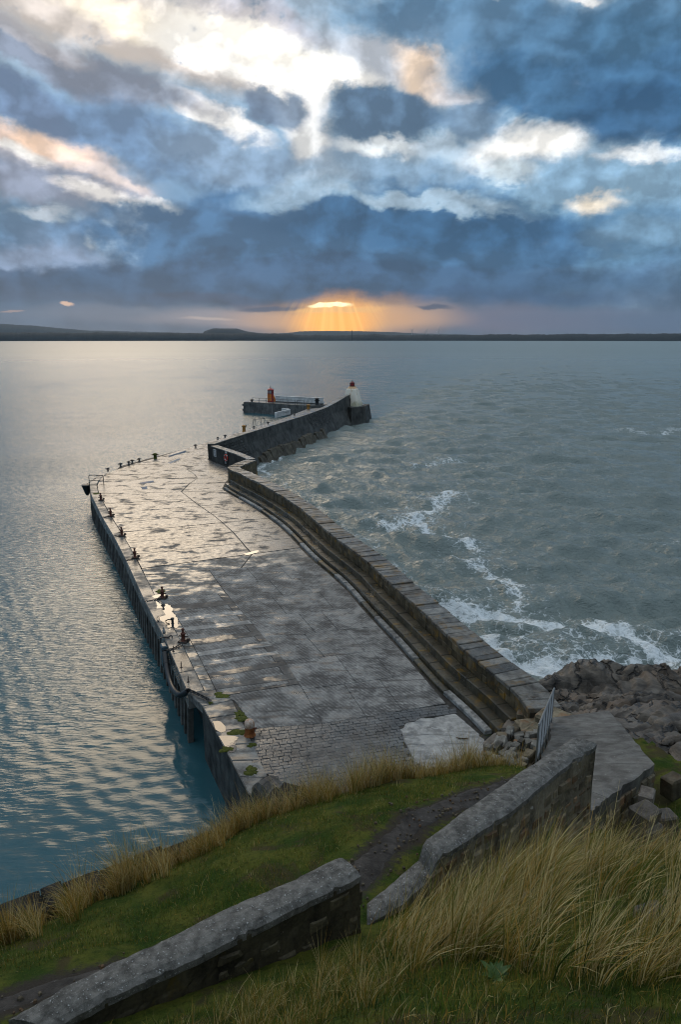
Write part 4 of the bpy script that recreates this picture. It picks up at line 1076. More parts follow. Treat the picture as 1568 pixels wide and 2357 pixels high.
def Tz(x, y):
    x = np.asarray(x, float); y = np.asarray(y, float); sh = x.shape; X = x.ravel(); Y = y.ravel(); z = np.zeros(len(X))
    for i in range(0, len(X), 20000):
        a = X[i:i + 20000]; b = Y[i:i + 20000]
        z[i:i + 20000] = tps((a[:, None] - CT[None, :, 0]) ** 2 + (b[:, None] - CT[None, :, 1]) ** 2) @ WT[:-3] + WT[-3] + WT[-2] * a + WT[-1] * b
    z = z.reshape(sh); k = rocky(x, y)
    z += (fbm(x * .8, y * .8, 4, 2) - .5) * .28 * (1 - k) + (fbm(x * 3, y * 3, 3, 4) - .5) * .07 * (1 - k)
    # bedded rock: tilted ledges and cracks
    tilt = .16 * x - .10 * y; h0 = (fbm(x * .30, y * .22, 5, 41, .55) - .5) * .7 + (fbm(x * 1.1, y * .7, 4, 45) - .5) * .16
    s_ = (z + h0 + tilt) / .24; fr = s_ - np.floor(s_); bed = (np.floor(s_) + np.clip((fr - .80) / .2, 0, 1) ** 1.5) * .24 - tilt
    rk = bed - z + (fbm(x * 2.6, y * 2.2, 4, 47) - .5) * .10 - .45 * np.clip(1 - np.abs(fbm(x * .30 + 9, y * .45, 4, 51) - .5) * 16, 0, 1)
    rk -= 1.1 * np.exp(-((x - 18.4) / 2.2) ** 2 - ((y - 28.0) / 1.5) ** 2)
    return z + rk * k
def over_pier(x, y): return inside(x, y, [(-4.2, 22.4), (7.6, 22.6), (8.4, 26.5), (9.2, 29.6), (9.6, 31), (8.6, 33.5), (-20, 80), (-40, 80), (-14, 40)])
def build_ground():
    xs = np.r_[np.arange(-22, -9, .5), np.arange(-9, 22, .11), np.arange(22, 40.1, .3)]; ys = np.r_[np.arange(-8, 3, .4), np.arange(3, 38, .11), np.arange(38, 44.1, .3)]
    X, Y = np.meshgrid(xs, ys); Z = Tz(X, Y)
    op = over_pier(X, Y); Z = np.where(op, np.minimum(Z, -1.2), Z); Z = np.maximum(Z, -6.5)
    hb = (X < -1.5) & (Y > np.interp(X, [-22, -9.5, -5, -2.3], [6.5, 10.8, 13.6, 17.0])); Z = np.where(hb, -6.5, Z)
    K = rocky(X, Y); n, m_ = X.shape; idx = np.arange(n * m_).reshape(n, m_)
    q = np.stack([idx[:-1, :-1].ravel(), idx[:-1, 1:].ravel(), idx[1:, 1:].ravel(), idx[1:, :-1].ravel()], 1)
    kc = K.ravel()[q].mean(1); V = np.stack([X.ravel(), Y.ravel(), Z.ravel()], 1)
    dead = (op.ravel()[q].all(1)) | (hb.ravel()[q].all(1))
    def sub(sel, name, mat, extra=None):
        qq = q[sel]; u, inv = np.unique(qq, return_inverse=True)
        o = mesh_np(name, V[u], inv.reshape(qq.shape), mat, None, True, extra and {k: c[u] for k, c in extra.items()}); return structure(o)
    bare = np.clip(1.15 - poly_dist(X, Y, PATHL) / .62, 0, 1) + np.exp(-((X - 1.2) / .8) ** 2 - ((Y - 7.4) / 1.0) ** 2) * .8 + .9 * np.exp(-((X - 7.6) / 1.5) ** 2 - ((Y - 13.6) / 1.3) ** 2)
    sub((kc < .5) & ~dead, 'hillside', M['turf'], {'bare': bare.ravel()}); sub((kc >= .5) & ~dead, 'rock_shelf', M['rock'])
PATHL = [(-12, 2.2), (-6.5, 5.0), (-3.8, 6.45), (-1.95, 7.55), (-.35, 8.6), (.55, 10.0), (1.5, 11.7), (2.9, 13.3), (4.3, 14.6), (5.4, 15.2), (6.6, 15.8)]
m, T, b = material('turf'); M['turf'] = m
p = pos(T); n1 = T.noise(p, 1.1, 5, .6)[0]; n2 = T.noise(p, 9, 5, .7)[0]; n3 = T.noise(p, 45, 3, .6)[0]
c = T.mix(T.smooth(n1, .38, .62), (.022, .046, .006), (.085, .090, .016)); c = T.mix(T.smooth(n2, .45, .7, 0, .7), c, (.010, .022, .004)); c = T.mix(T.smooth(n3, .5, .75, 0, .5), c, (.11, .135, .024)); bp_ = T.noise(p, .9, 5, .65, .6)[0]; c = T.mix(T.smooth(bp_, .53, .64, 0, .8), c, T.mix(n3, (.030, .022, .012), (.075, .058, .030)))
br = T.node('ShaderNodeAttribute', attribute_name='bare').outputs['Fac']
br = T.smooth(T.math('ADD', br, T.math('MULTIPLY', T.math('SUBTRACT', n2, .5), .9)), .35, .75)
c = T.mix(br, c, T.mix(n3, (.022, .018, .014), (.060, .052, .044)))
T.put(b.inputs['Base Color'], c); T.put(b.inputs['Roughness'], .9); T.put(b.inputs['Specular IOR Level'], .08); bump(T, b, T.math('ADD', T.math('MULTIPLY', n2, .6), T.math('MULTIPLY', n3, .4)), .9, .06)
build_ground()
def build_path():
    P = Path(resample(catmull(PATHL, 6), .12)); n = len(P.p); w = 9; V = []
    for i in range(n):
        hw = .30 + .14 * (vnoise(np.array([i * .09]), np.array([2.2]), 3)[0] - .5) * 2
        for k in range(w):
            o = (k / (w - 1) - .5) * 2 * (hw + .12 * (vnoise(np.array([i * .4]), np.array([k * 3.3]), 5)[0] - .5)); x, y = P.at(P.d[i], o); V.append((x, y))
    V = np.array(V); Z = Tz(V[:, 0], V[:, 1]); e = np.abs(np.tile(np.linspace(-1, 1, w), n)); Z = Z + .012 - .10 * e ** 6
    idx = np.arange(n * w).reshape(n, w); q = np.stack([idx[:-1, :-1].ravel(), idx[:-1, 1:].ravel(), idx[1:, 1:].ravel(), idx[1:, :-1].ravel()], 1)[:, ::-1]
    o = mesh_np('path', np.c_[V, Z], q, M['path'], None, True); structure(o)
    # loose stones trodden into it
    mb = MB(); r2 = np.random.default_rng(5)
    for i in range(420):
        s = r2.uniform(0, P.L); o_ = r2.normal(0, .3); x, y = P.at(s, o_); z = float(Tz(np.array([x]), np.array([y]))[0]) + .035; a = r2.uniform(.012, .04) * (1.6 if r2.random() < .08 else 1); g = r2.uniform(0, 3)
        v = [(x + math.cos(g + k * 1.2566) * a * r2.uniform(.7, 1.2), y + math.sin(g + k * 1.2566) * a * r2.uniform(.7, 1.2), z - .01) for k in range(5)] + [(x + math.cos(g + k * 1.2566) * a * .6, y + math.sin(g + k * 1.2566) * a * .6, z + a * .5) for k in range(5)]
        mb.add(v, [(k, (k + 1) % 5, 5 + (k + 1) % 5, 5 + k) for k in range(5)] + [(5, 6, 7, 8, 9)])
    g = mb.build('gravel', M['rubble']); tag(g, 'loose grit and small stones on the cinder path', 'gravel', kind='stuff')
build_path()

# ------------------------------------------------------------------ the two lengths of old wall
def old_wall(name, label, far, near, zt, zb, stones, seed, first=0.0, cover=.75, rm='render'):
    """far / near: plan lines of the two top arrises; zt, zb: top and foot levels along the length"""
    t = thing(name, label, 'wall', (0, 0, 0)); r2 = np.random.default_rng(seed)
    n = 60; A, B = Path(np.array(far)), Path(np.array(near))
    fa = [np.array(A.at(A.L * i / n)) for i in range(n + 1)]; ne = [np.array(B.at(B.L * i / n)) for i in range(n + 1)]
    T_ = lambda i: np.interp(i / n, [p[0] for p in zt], [p[1] for p in zt]); B_ = lambda i: np.interp(i / n, [p[0] for p in zb], [p[1] for p in zb])
    v = []; f = []; C = 9
    for i in range(n + 1):
        w = (ne[i] - fa[i]); z = T_(i) - .11; zb_ = B_(i) - .5
        for k, (o, zz) in enumerate(((-.04, zb_), (0, z), (1, z), (1.0, z - .25), (1.02, z * .7 + zb_ * .3), (1.06, z * .45 + zb_ * .55), (1.14, z * .2 + zb_ * .8), (1.3, zb_ + .2), (1.4, zb_))):
            j = r2.normal(0, .02) if 2 < k < 8 else 0
            q = fa[i] + w * (o + j); v.append((q[0], q[1], zz))
    for i in range(n):
        for k in range(C - 1): f.append((i * C + k, i * C + k + 1, (i + 1) * C + k + 1, (i + 1) * C + k)[::-1])
    f += [tuple(range(C))[::-1], tuple(n * C + k for k in range(C))]
    mesh('wall_body', v, f, M[rm], t)
    # capping: rough concrete with worn arrises
    v = []; f = []; D = 7
    for i in range(n + 1):
        w = ne[i] - fa[i]; z = T_(i); u = w / np.linalg.norm(w)
        e0, e1 = [.022 * (vnoise(np.array([i * .5 + 40 * k]), np.array([seed * 1.7]), 3)[0] - .5) + r2.normal(0, .004) for k in (1, 2)]; hz = [.012 * (vnoise(np.array([i * .15 + 30 * k]), np.array([seed * 2.7]), 4)[0] - .5) for k in range(3)]; chip = r2.uniform(.02, .05) * (r2.random() < .09)
        for o, d, zz in ((0, -.02 + e0, z - .14), (0, -.02 + e0, z - .03), (0, .05, z + hz[0]), (.5, 0, z + .02 + hz[1]), (1, -.06 - chip, z + hz[2]), (1, .025 + e1 - chip, z - .045), (1, .025 + e1 - chip, z - .14 - chip)):
            q = fa[i] + w * o + u * d; v.append((q[0], q[1], zz))
    for i in range(n):
        for k in range(D - 1): f.append((i * D + k, i * D + k + 1, (i + 1) * D + k + 1, (i + 1) * D + k)[::-1])
    f += [tuple(range(D))[::-1], tuple(n * D + k for k in range(D))]
    mesh('capping', v, f, M['cap'], t)
    # face stones showing through the render
    def P(s, z): # point on the near face
        i = min(n - 1e-6, max(0, s * n)); k = int(i); q = ne[k] + (ne[k + 1] - ne[k]) * (i - k); w = (ne[k] - fa[k]); zt_, zb_ = T_(i) - .11, B_(i) - .5
        return q + w * np.interp((zt_ - z) / (zt_ - zb_), [0, .3, .55, .8, 1], [.0, .02, .06, .14, .3]) 
    L = B.L; z = 0.0; rows = 0; zmax = max(T_(i) for i in range(n)) - .2; zmin = min(B_(i) for i in range(n)); z = zmax; cnt = 0
    while z > zmin:
        h = r2.uniform(.17, .30); s = first + r2.uniform(0, .04)
        while s < .985:
            w = r2.uniform(.20, .48) / L; e = min(s + w, .995); i = (s + e) / 2 * n
            if z < T_(i) - .16 and z - h > B_(i) - .15 and r2.random() < cover:
                q = [(*P(s + .02 / L, z - h + r2.uniform(0, .04)), 0), (*P(e - .02 / L, z - h + r2.uniform(0, .04)), 0), (*P(e - r2.uniform(.01, .06) / L, z - .02), 0), (*P(s + r2.uniform(.01, .06) / L, z - .02), 0)]
                zs = [z - h + r2.uniform(.0, .08), z - h + r2.uniform(.0, .08), z - r2.uniform(.01, .08), z - r2.uniform(.01, .08)]
                q = [(a[0], a[1], zz) for a, zz in zip(q, zs)]
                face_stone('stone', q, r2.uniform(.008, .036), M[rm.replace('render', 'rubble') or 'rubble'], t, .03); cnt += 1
            s = e
        z -= h
    # the broken end
    e0, e1 = fa[n], ne[n]; zz = T_(n) - .16
    while zz > B_(n):
        h = r2.uniform(.16, .28); k = r2.uniform(.35, .65)
        for a, c in ((0.02, k), (k, .98)):
            p, q = e1 + (e0 - e1) * a, e1 + (e0 - e1) * c
            face_stone('stone', [(*p, zz - h + .02), (*q, zz - h + .02), (*q, zz - .01), (*p, zz - .01)], r2.uniform(.02, .09), M[rm.replace('render', 'rubble')], t, .03)
        zz -= h
    return t
W1F = [at(u, v, 12)[:2] for u, v in [(20, 2332), (97, 2295), (238, 2225), (373, 2165), (535, 2084), (664, 2030), (783, 1971)]]
W1N = [at(u, v, 12)[:2] for u, v in [(110, 2354), (200, 2310), (302, 2263), (470, 2187), (691, 2076), (829, 2009)]]
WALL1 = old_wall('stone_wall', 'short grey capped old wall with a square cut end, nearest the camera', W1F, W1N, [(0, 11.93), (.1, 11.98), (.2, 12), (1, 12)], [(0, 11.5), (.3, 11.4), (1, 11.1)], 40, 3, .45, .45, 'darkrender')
W2F = [at(u, v, z)[:2] for u, v, z in [(846, 2026, 11.2), (966, 1948, 11.1), (1065, 1875, 11.05), (1200, 1781.5, 11), (1319, 1698, 11)]]
W2N = [at(u, v, z)[:2] for u, v, z in [(846, 2067, 11.2), (924, 2031, 11.15), (1013, 1969, 11.1), (1179, 1862, 11.05), (1283, 1776, 11), (1374, 1709, 11)]]
WALL2 = old_wall('stone_wall', 'long curved old wall of exposed rubble under a smooth grey capping', W2F, W2N, [(0, 10.78), (.205, 10.84), (.22, 11.12), (1, 11.0)], [(0, 10.5), (.35, 9.9), (.7, 9.1), (1, 8.5)], 120, 9, .02, .86)
def mooring_wall():
    t = thing('harbour_wall', 'low dark rough stone wall between grass bank and blue harbour water', 'wall', (0, 0, 0))
    P = Path(resample(catmull([(-18, 6.0), (-11.5, 8.8), (-6.9, 11.0), (-5.5, 11.85), (-4.1, 12.65), (-2.9, 13.4), (-1.9, 14.6), (-1.2, 16.4)], 6), .3)); Z = lambda s: np.interp(s / P.L, [0, .5, .86, 1], [8.15, 8.05, 7.75, 7.0])
    v = []; f = []; n = len(P.p)
    for i in range(n):
        s = P.d[i]; z = Z(s); j = random.uniform(-.03, .03)
        for o, zz in ((-1.3, -5.5), (-.3 + j, z - .12), (.28, z - .1), (.3, z - 1.2)): x, y = P.at(s, o); v.append((x, y, zz))
    for i in range(n - 1):
        for k in range(3): f.append((i * 4 + k, i * 4 + k + 1, i * 4 + k + 5, i * 4 + k + 4)[::-1])
    mesh('wall_body', v, f, M['quay'], t); s = 0
    while s < P.L - .4:
        w = random.uniform(.35, .9); e = min(P.L, s + w); z = Z(s)
        piece([P.at(s, -.36), P.at(e, -.36), P.at(e, .34), P.at(s, .34)], z - .16, z + random.uniform(-.03, .05), M['moorstone'], 'coping_stone', t, .012, .06, .03); s = e
    return t
M['moorstone'] = stone('tarry_coping_stone', (.006, .006, .006), (.026, .025, .023), rough=(.6, .9), scale=2.5, per=.4, spec=.1)
mooring_wall()

# ------------------------------------------------------------------ ramp, railing, ruined wall, rough steps
def ramp():
    t = thing('ramp', 'grey concrete ramp dropping to the rocks beyond the old wall', 'ramp', (0, 0, 0))
    R_ = [(5.7, 13.3, 8.62), (6.3, 13.9, 8.5), (8.3, 15.8, 8.1), (9.15, 19.2, 6.85), (10.0, 22.8, 5.55)]; Lf = [(5.2, 14.6, 8.4), (5.2, 15.4, 8.15), (5.65, 17.0, 7.35), (6.75, 19.4, 6.6), (7.6, 22.2, 5.6)]
    for i in range(4):
        a, b, c, d = np.array(Lf[i]), np.array(R_[i]), np.array(R_[i + 1]), np.array(Lf[i + 1]); k = .004
        p = [a + (d - a) * k, b + (c - b) * k, c + (b - c) * k, d + (a - d) * k]
        ring = []
        for s in range(4):
            e0, e1 = p[s], p[(s + 1) % 4]; m_ = 9 if s in (1, 3) else 12
            for q_ in range(m_): ring.append(e0 + (e1 - e0) * q_ / m_ + np.array([random.uniform(-.025, .025), random.uniform(-.025, .025), random.uniform(-.008, .008)]) * (0 if q_ == 0 or s in (0, 2) else 1.4))
        k_ = len(ring); mesh('ramp_slab', [(x, y, z - .9) for x, y, z in ring] + [tuple(q_) for q_ in ring], [tuple(range(k_ - 1, -1, -1)), tuple(range(k_, 2 * k_))] + [(j, (j + 1) % k_, k_ + (j + 1) % k_, k_ + j) for j in range(k_)], M['ramp'], t)
    # rubble face below the near and right-hand edges
    mb = MB()
    for a, b in zip(R_[1:-1], R_[2:]):
        a, b = np.array(a), np.array(b); n_ = np.array([b[1] - a[1], a[0] - b[0], 0]); n_ /= np.linalg.norm(n_)
        mb.hexa([tuple(a + n_ * .12 - [0, 0, 2.9]), tuple(b + n_ * .12 - [0, 0, 2.9]), tuple(b - n_ * .5 - [0, 0, 2.9]), tuple(a - n_ * .5 - [0, 0, 2.9]), tuple(a + n_ * .005 - [0, 0, .22]), tuple(b + n_ * .005 - [0, 0, .22]), tuple(b - n_ * .5 - [0, 0, .92]), tuple(a - n_ * .5 - [0, 0, .92])])
    mb.build('ramp_side', M['render'], t)
    r2 = np.random.default_rng(8)
    for a, b in ((R_[1], R_[2]), (R_[2], R_[3])):
        a, b = np.array(a), np.array(b); L = np.linalg.norm(b - a); n_ = np.array([b[1] - a[1], a[0] - b[0], 0]); n_ /= np.linalg.norm(n_); z = .26
        while z < 2.2:
            h = r2.uniform(.2, .34); s = r2.uniform(0, .1)
            while s < L - .1:
                w = r2.uniform(.25, .55); e = min(s + w, L)
                if r2.random() < .75:
                    o0, o1 = .01 + .12 * (z + h) / 2.9, .01 + .12 * z / 2.9
                    p0, p1 = a + (b - a) * (s + .02) / L, a + (b - a) * (e - .02) / L
                    face_stone('stone', [tuple(p0 + n_ * o0 - [0, 0, z + h - .02]), tuple(p1 + n_ * o0 - [0, 0, z + h - .02]), tuple(p1 + n_ * o1 - [0, 0, z]), tuple(p0 + n_ * o1 - [0, 0, z])], r2.uniform(.01, .05), M['rubble'], t, .025)
                s = e
            z += h
    return t
ramp()
def railing():
    t = thing('railing', 'galvanised steel railing with wire mesh running down beside the ramp', 'railing', (0, 0, 0))
    a, b = np.array((5.52, 16.9, 7.35)), np.array((7.45, 21.5, 5.95)); n = 6; H = 1.22
    up = np.array([0, 0, 1.0])
    MB().tube([tuple(a + up * H), tuple(b + up * H)], .034, 8).build('top_rail', M['galv'], t, True)
    MB().tube([tuple(a + up * .12), tuple(b + up * .12)], .02, 6).build('bottom_rail', M['galv'], t, True)
    for i in range(n):
        p = a + (b - a) * i / (n - 1); MB().tube([tuple(p - up * .5), tuple(p + up * H)], .028, 8).build('post', M['galv'], t, True)
    mb = MB(); L = np.linalg.norm((b - a)[:2]); s = -1.1
    while s < L:
        for sg in (1, -1):
            s0, z0, s1, z1 = (s, .14, s + 1.05, 1.19) if sg > 0 else (s + 1.05, .14, s, 1.19)
            def cl(s_, z_, so, zo):
                if s_ < 0: return 0, z_ + (zo - z_) * (0 - s_) / (so - s_)
                if s_ > L: return L, z_ + (zo - z_) * (L - s_) / (so - s_)
                return s_, z_
            q0, q1 = cl(s0, z0, s1, z1), cl(s1, z1, s0, z0)
            if abs(q0[0] - q1[0]) > .05: mb.tube([tuple(a + (b - a) * q0[0] / L + up * q0[1]), tuple(a + (b - a) * q1[0] / L + up * q1[1])], .0065, 3, False)
        s += .085
    o = mb.build('wire_mesh', M['galv'], t); o['kind'] = 'stuff'
railing()
def rough_block(name, c, d, rz, mat, parent, seed, tilt=.06):
    """a quarried block: uneven hexahedron with knocked-off corners"""
    r2 = np.random.default_rng(seed); bm = bmesh.new(); bmesh.ops.create_cube(bm, size=1)
    bmesh.ops.bevel(bm, geom=bm.edges[:], offset=.10, segments=1, affect='EDGES')
    mat_ = Matrix.Translation(c) @ Matrix.Rotation(rz, 4, 'Z') @ Matrix.Rotation(r2.normal(0, tilt), 4, 'X') @ Matrix.Rotation(r2.normal(0, tilt), 4, 'Y')
    for v in bm.verts:
        v.co = Vector((v.co.x * d[0] * (1 + r2.normal(0, .05)), v.co.y * d[1] * (1 + r2.normal(0, .05)), v.co.z * d[2] * (1 + r2.normal(0, .05))))
        v.co = mat_ @ v.co
    me = bpy.data.meshes.new(name); bm.to_mesh(me); bm.free(); return link(name, me, mat, parent)
def ruin():
    t = thing('ruined_wall', 'tumbled pale rubble wall beside the railing at the head of the pier', 'wall', (0, 0, 0)); r2 = np.random.default_rng(21)
    A, B = np.array((4.3, 18.6)), np.array((7.0, 22.3)); L = np.linalg.norm(B - A); d = (B - A) / L; n_ = np.array([-d[1], d[0]]); g = math.atan2(d[1], d[0])
    mb = MB(); z0, z1 = 6.0, 5.3
    mb.hexa([(*(A + n_ * .9), -.5), (*(A - n_ * 1.0), -.5), (*(B - n_ * 1.0), -.5), (*(B + n_ * .9), -.5), (*(A + n_ * .5), 5.5), (*(A - n_ * 1.0), 5.8), (*(B - n_ * 1.0), 5.0), (*(B + n_ * .5), 4.7)]); mb.build('wall_body', M['rubble'], t)
    k = 0; s = .1
    while s < L:
        for o in (.55, .15, -.3, -.75):
            if r2.random() < .85:
                w = r2.uniform(.22, .52); p = A + d * (s + r2.uniform(-.1, .1)) + n_ * (o + r2.uniform(-.1, .1)); z = 5.75 - .8 * s / L + (.15 if o < 0 else -.05) + r2.uniform(-.1, .12)
                rough_block('stone', (p[0], p[1], z), (w, w * r2.uniform(.5, .9), r2.uniform(.14, .3)), g + r2.normal(0, .4), M['whiterock'] if r2.random() < .7 else M['rubble'], t, 100 + k, .14); k += 1
        s += r2.uniform(.28, .42)
    z = 5.3
    while z > 3.2:                                      # outer face courses
        s = .0
        while s < L - .2:
            w = r2.uniform(.35, .7); p = A + d * (s + w / 2) + n_ * (.62 + (5.3 - z) * .08)
            rough_block('stone', (p[0], p[1], z - .7 * s / L), (w, .4, .34), g + r2.normal(0, .08), M['whiterock'] if r2.random() < .35 else M['rubble'], t, 300 + k, .05); k += 1; s += w
        z -= .36
    return t
ruin()
def rough_steps():
    t = thing('rough_steps', 'dark broken stone blocks stepping from the pier up to the rocks', 'steps', (0, 0, 0)); r2 = np.random.default_rng(4); k = 0
    for x, y, z, w in [(7.45, 28.6, .45, 1.1), (7.9, 27.6, .95, 1.2), (7.5, 26.5, 1.5, 1.3), (7.2, 25.3, 2.2, 1.3), (6.9, 24.3, 2.9, 1.1), (6.6, 23.5, 3.5, 1.0), (8.3, 29.4, .8, 1.0), (8.8, 28.4, 1.5, 1.2), (8.5, 26.9, 2.1, 1.4), (8.2, 25.4, 2.9, 1.4), (7.8, 24.2, 3.7, 1.2), (6.5, 25.4, 1.3, .9), (6.7, 26.6, .7, .9), (6.9, 27.7, .4, .8), (6.0, 24.2, 2.1, .9), (5.6, 23.3, 2.6, .9), (5.2, 22.6, 2.4, .9), (9.1, 30.0, 1.3, 1.1), (9.6, 30.4, 1.9, 1.2), (9.2, 26.6, 3.1, 1.4), (8.9, 24.6, 4.1, 1.2)]:
        rough_block('step_block', (x, y, z - .3), (w, w * r2.uniform(.6, .9), .75), r2.normal(.9, .3), M['rubble'] if k % 3 else M['block'], t, 500 + k, .1); k += 1
    return t
rough_steps()
for nm, c, d, rz, lab in [('stone_block', (7.25, 13.95, 8.02), (.62, .5, .34), .5, 'squared brown stone block lying atop another below the ramp corner'),
                          ('stone_block', (7.3, 13.9, 7.62), (.66, .52, .40), .65, 'lower squared block in the pair of stones under the ramp corner'),
                          ('stone_block', (7.95, 14.35, 7.55), (.5, .42, .36), .2, 'small brown block beside the stacked pair, against the ramp side'),
                          ('stone_block', (7.55, 14.55, 8.05), (.5, .34, .3), 1.0, 'dark stone block poking from the ramp side above the stacked pair'),
                          ('stone_block', (9.3, 16.6, 6.85), (.55, .42, .62), .5, 'tall dark stone block standing beyond the outer edge of the ramp'),
                          ('stone', (3.3, 5.95, 13.05), (.34, .22, .2), .4, 'small pale grey stone in the long grass by the picture edge')]:
    tag(rough_block(nm, c, d, rz, M['block'] if 'tall' not in lab else M['rubble'], None, hash(lab) % 1000 if False else len(lab), .05), lab, 'stone')
# ------------------------------------------------------------------ grass
def blades(name, base, length, lean, width, cols, segs=4, curl=1.0):
    """base n x 3; lean n x 2 (how far the tip travels sideways, in lengths); tapering curved ribbons"""
    n = len(base); t = np.linspace(0, 1, segs + 1); g = rng.uniform(0, 2 * np.pi, n); side = np.stack([np.cos(g), np.sin(g), np.zeros(n)], 1)
    V = np.zeros((n, segs + 1, 2, 3)); Cc = np.zeros((n, segs + 1, 2, 3)); ln = np.linalg.norm(lean, axis=1) + 1e-6
    for k, q in enumerate(t):
        fwd = lean * (q ** (1.7 * curl))[..., None] * length[:, None] if False else lean * (q ** 1.8) * length[:, None]
        zz = length * (q * np.sqrt(np.maximum(.08, 1 - np.minimum(.95, ln * .75) ** 2)) - .28 * np.minimum(1.6, ln) ** 2 * q ** 3)
        c = base + np.c_[fwd, zz]; w = width * (1 - q ** 2.2 * .93)
        V[:, k, 0] = c - side * w[:, None] * .5; V[:, k, 1] = c + side * w[:, None] * .5
        Cc[:, k, :] = (cols * (.55 + .45 * min(1, q * 1.8)) if False else cols)[:, None, :]
    idx = np.arange(n * (segs + 1) * 2).reshape(n, segs + 1, 2)
    q = np.stack([idx[:, :-1, 0].ravel(), idx[:, :-1, 1].ravel(), idx[:, 1:, 1].ravel(), idx[:, 1:, 0].ravel()], 1)
    o = mesh_np(name, V.reshape(-1, 3), q, M['blade'], None, True, {'tint': Cc.reshape(-1, 3)}); o['kind'] = 'stuff'; return o
m, T, b = material('grass_blade'); M['blade'] = m
cA = T.node('ShaderNodeAttribute', attribute_name='tint').outputs['Color']; T.put(b.inputs['Base Color'], cA); T.put(b.inputs['Roughness'], .55); T.put(b.inputs['Specular IOR Level'], .2)
tr = T.node('ShaderNodeBsdfTranslucent'); T.put(tr.inputs[0], cA); ms = T.node('ShaderNodeMixShader'); ms.inputs[0].default_value = .25
T.l.new(b.outputs[0], ms.inputs[1]); T.l.new(tr.outputs[0], ms.inputs[2]); T.l.new(ms.outputs[0], [q for q in T.n if q.type == 'OUTPUT_MATERIAL'][0].inputs[0])
STRAW, GOLD, OLIVE, GREEN, DEEP = [np.array(c) for c in ((.60, .48, .23), (.40, .25, .06), (.19, .165, .028), (.090, .135, .018), (.032, .060, .012))]
def tufts(pts, nb, L, spread, wind, colmix, seed, jl=.3):
    r2 = np.random.default_rng(seed); B = []; LL = []; Le = []; Cc = []
    cs = np.array([STRAW, GOLD, OLIVE, GREEN, DEEP])
    for x, y, k in pts:
        n = int(nb * r2.uniform(.6, 1.3)); g = r2.uniform(0, 2 * np.pi, n); rr = np.abs(r2.normal(0, spread, n)); b_ = np.c_[x + np.cos(g) * rr, y + np.sin(g) * rr]
        out = np.c_[np.cos(g), np.sin(g)] * (r2.uniform(.1, .55, n))[:, None] + np.array(wind) * r2.uniform(.5, 1.3, n)[:, None] + r2.normal(0, .10, (n, 2))
        pm = np.array(colmix) * r2.uniform(.5, 1.5, 5); pm /= pm.sum(); ci = r2.choice(5, n, p=pm); l = L * k * r2.uniform(1 - jl, 1 + jl, n) * r2.uniform(.7, 1, n)
        B.append(b_); LL.append(l); Le.append(out); Cc.append(cs[ci] * r2.uniform(.65, 1.25, (n, 1)))
    B = np.vstack(B); z = Tz(B[:, 0], B[:, 1]); return np.c_[B, z - .01], np.concatenate(LL), np.vstack(Le), np.vstack(Cc)
def scatter(n, poly, seed, dens=None, ok=None):
    r2 = np.random.default_rng(seed); P = np.array(poly); lo, hi = P.min(0), P.max(0); out = np.zeros((0, 2))
    while len(out) < n:
        q = r2.uniform(lo, hi, (n * 2, 2)); s = inside(q[:, 0], q[:, 1], poly)
        if dens is not None: s &= r2.random(len(q)) < dens(q[:, 0], q[:, 1])
        out = np.vstack([out, q[s]])
    return out[:n]
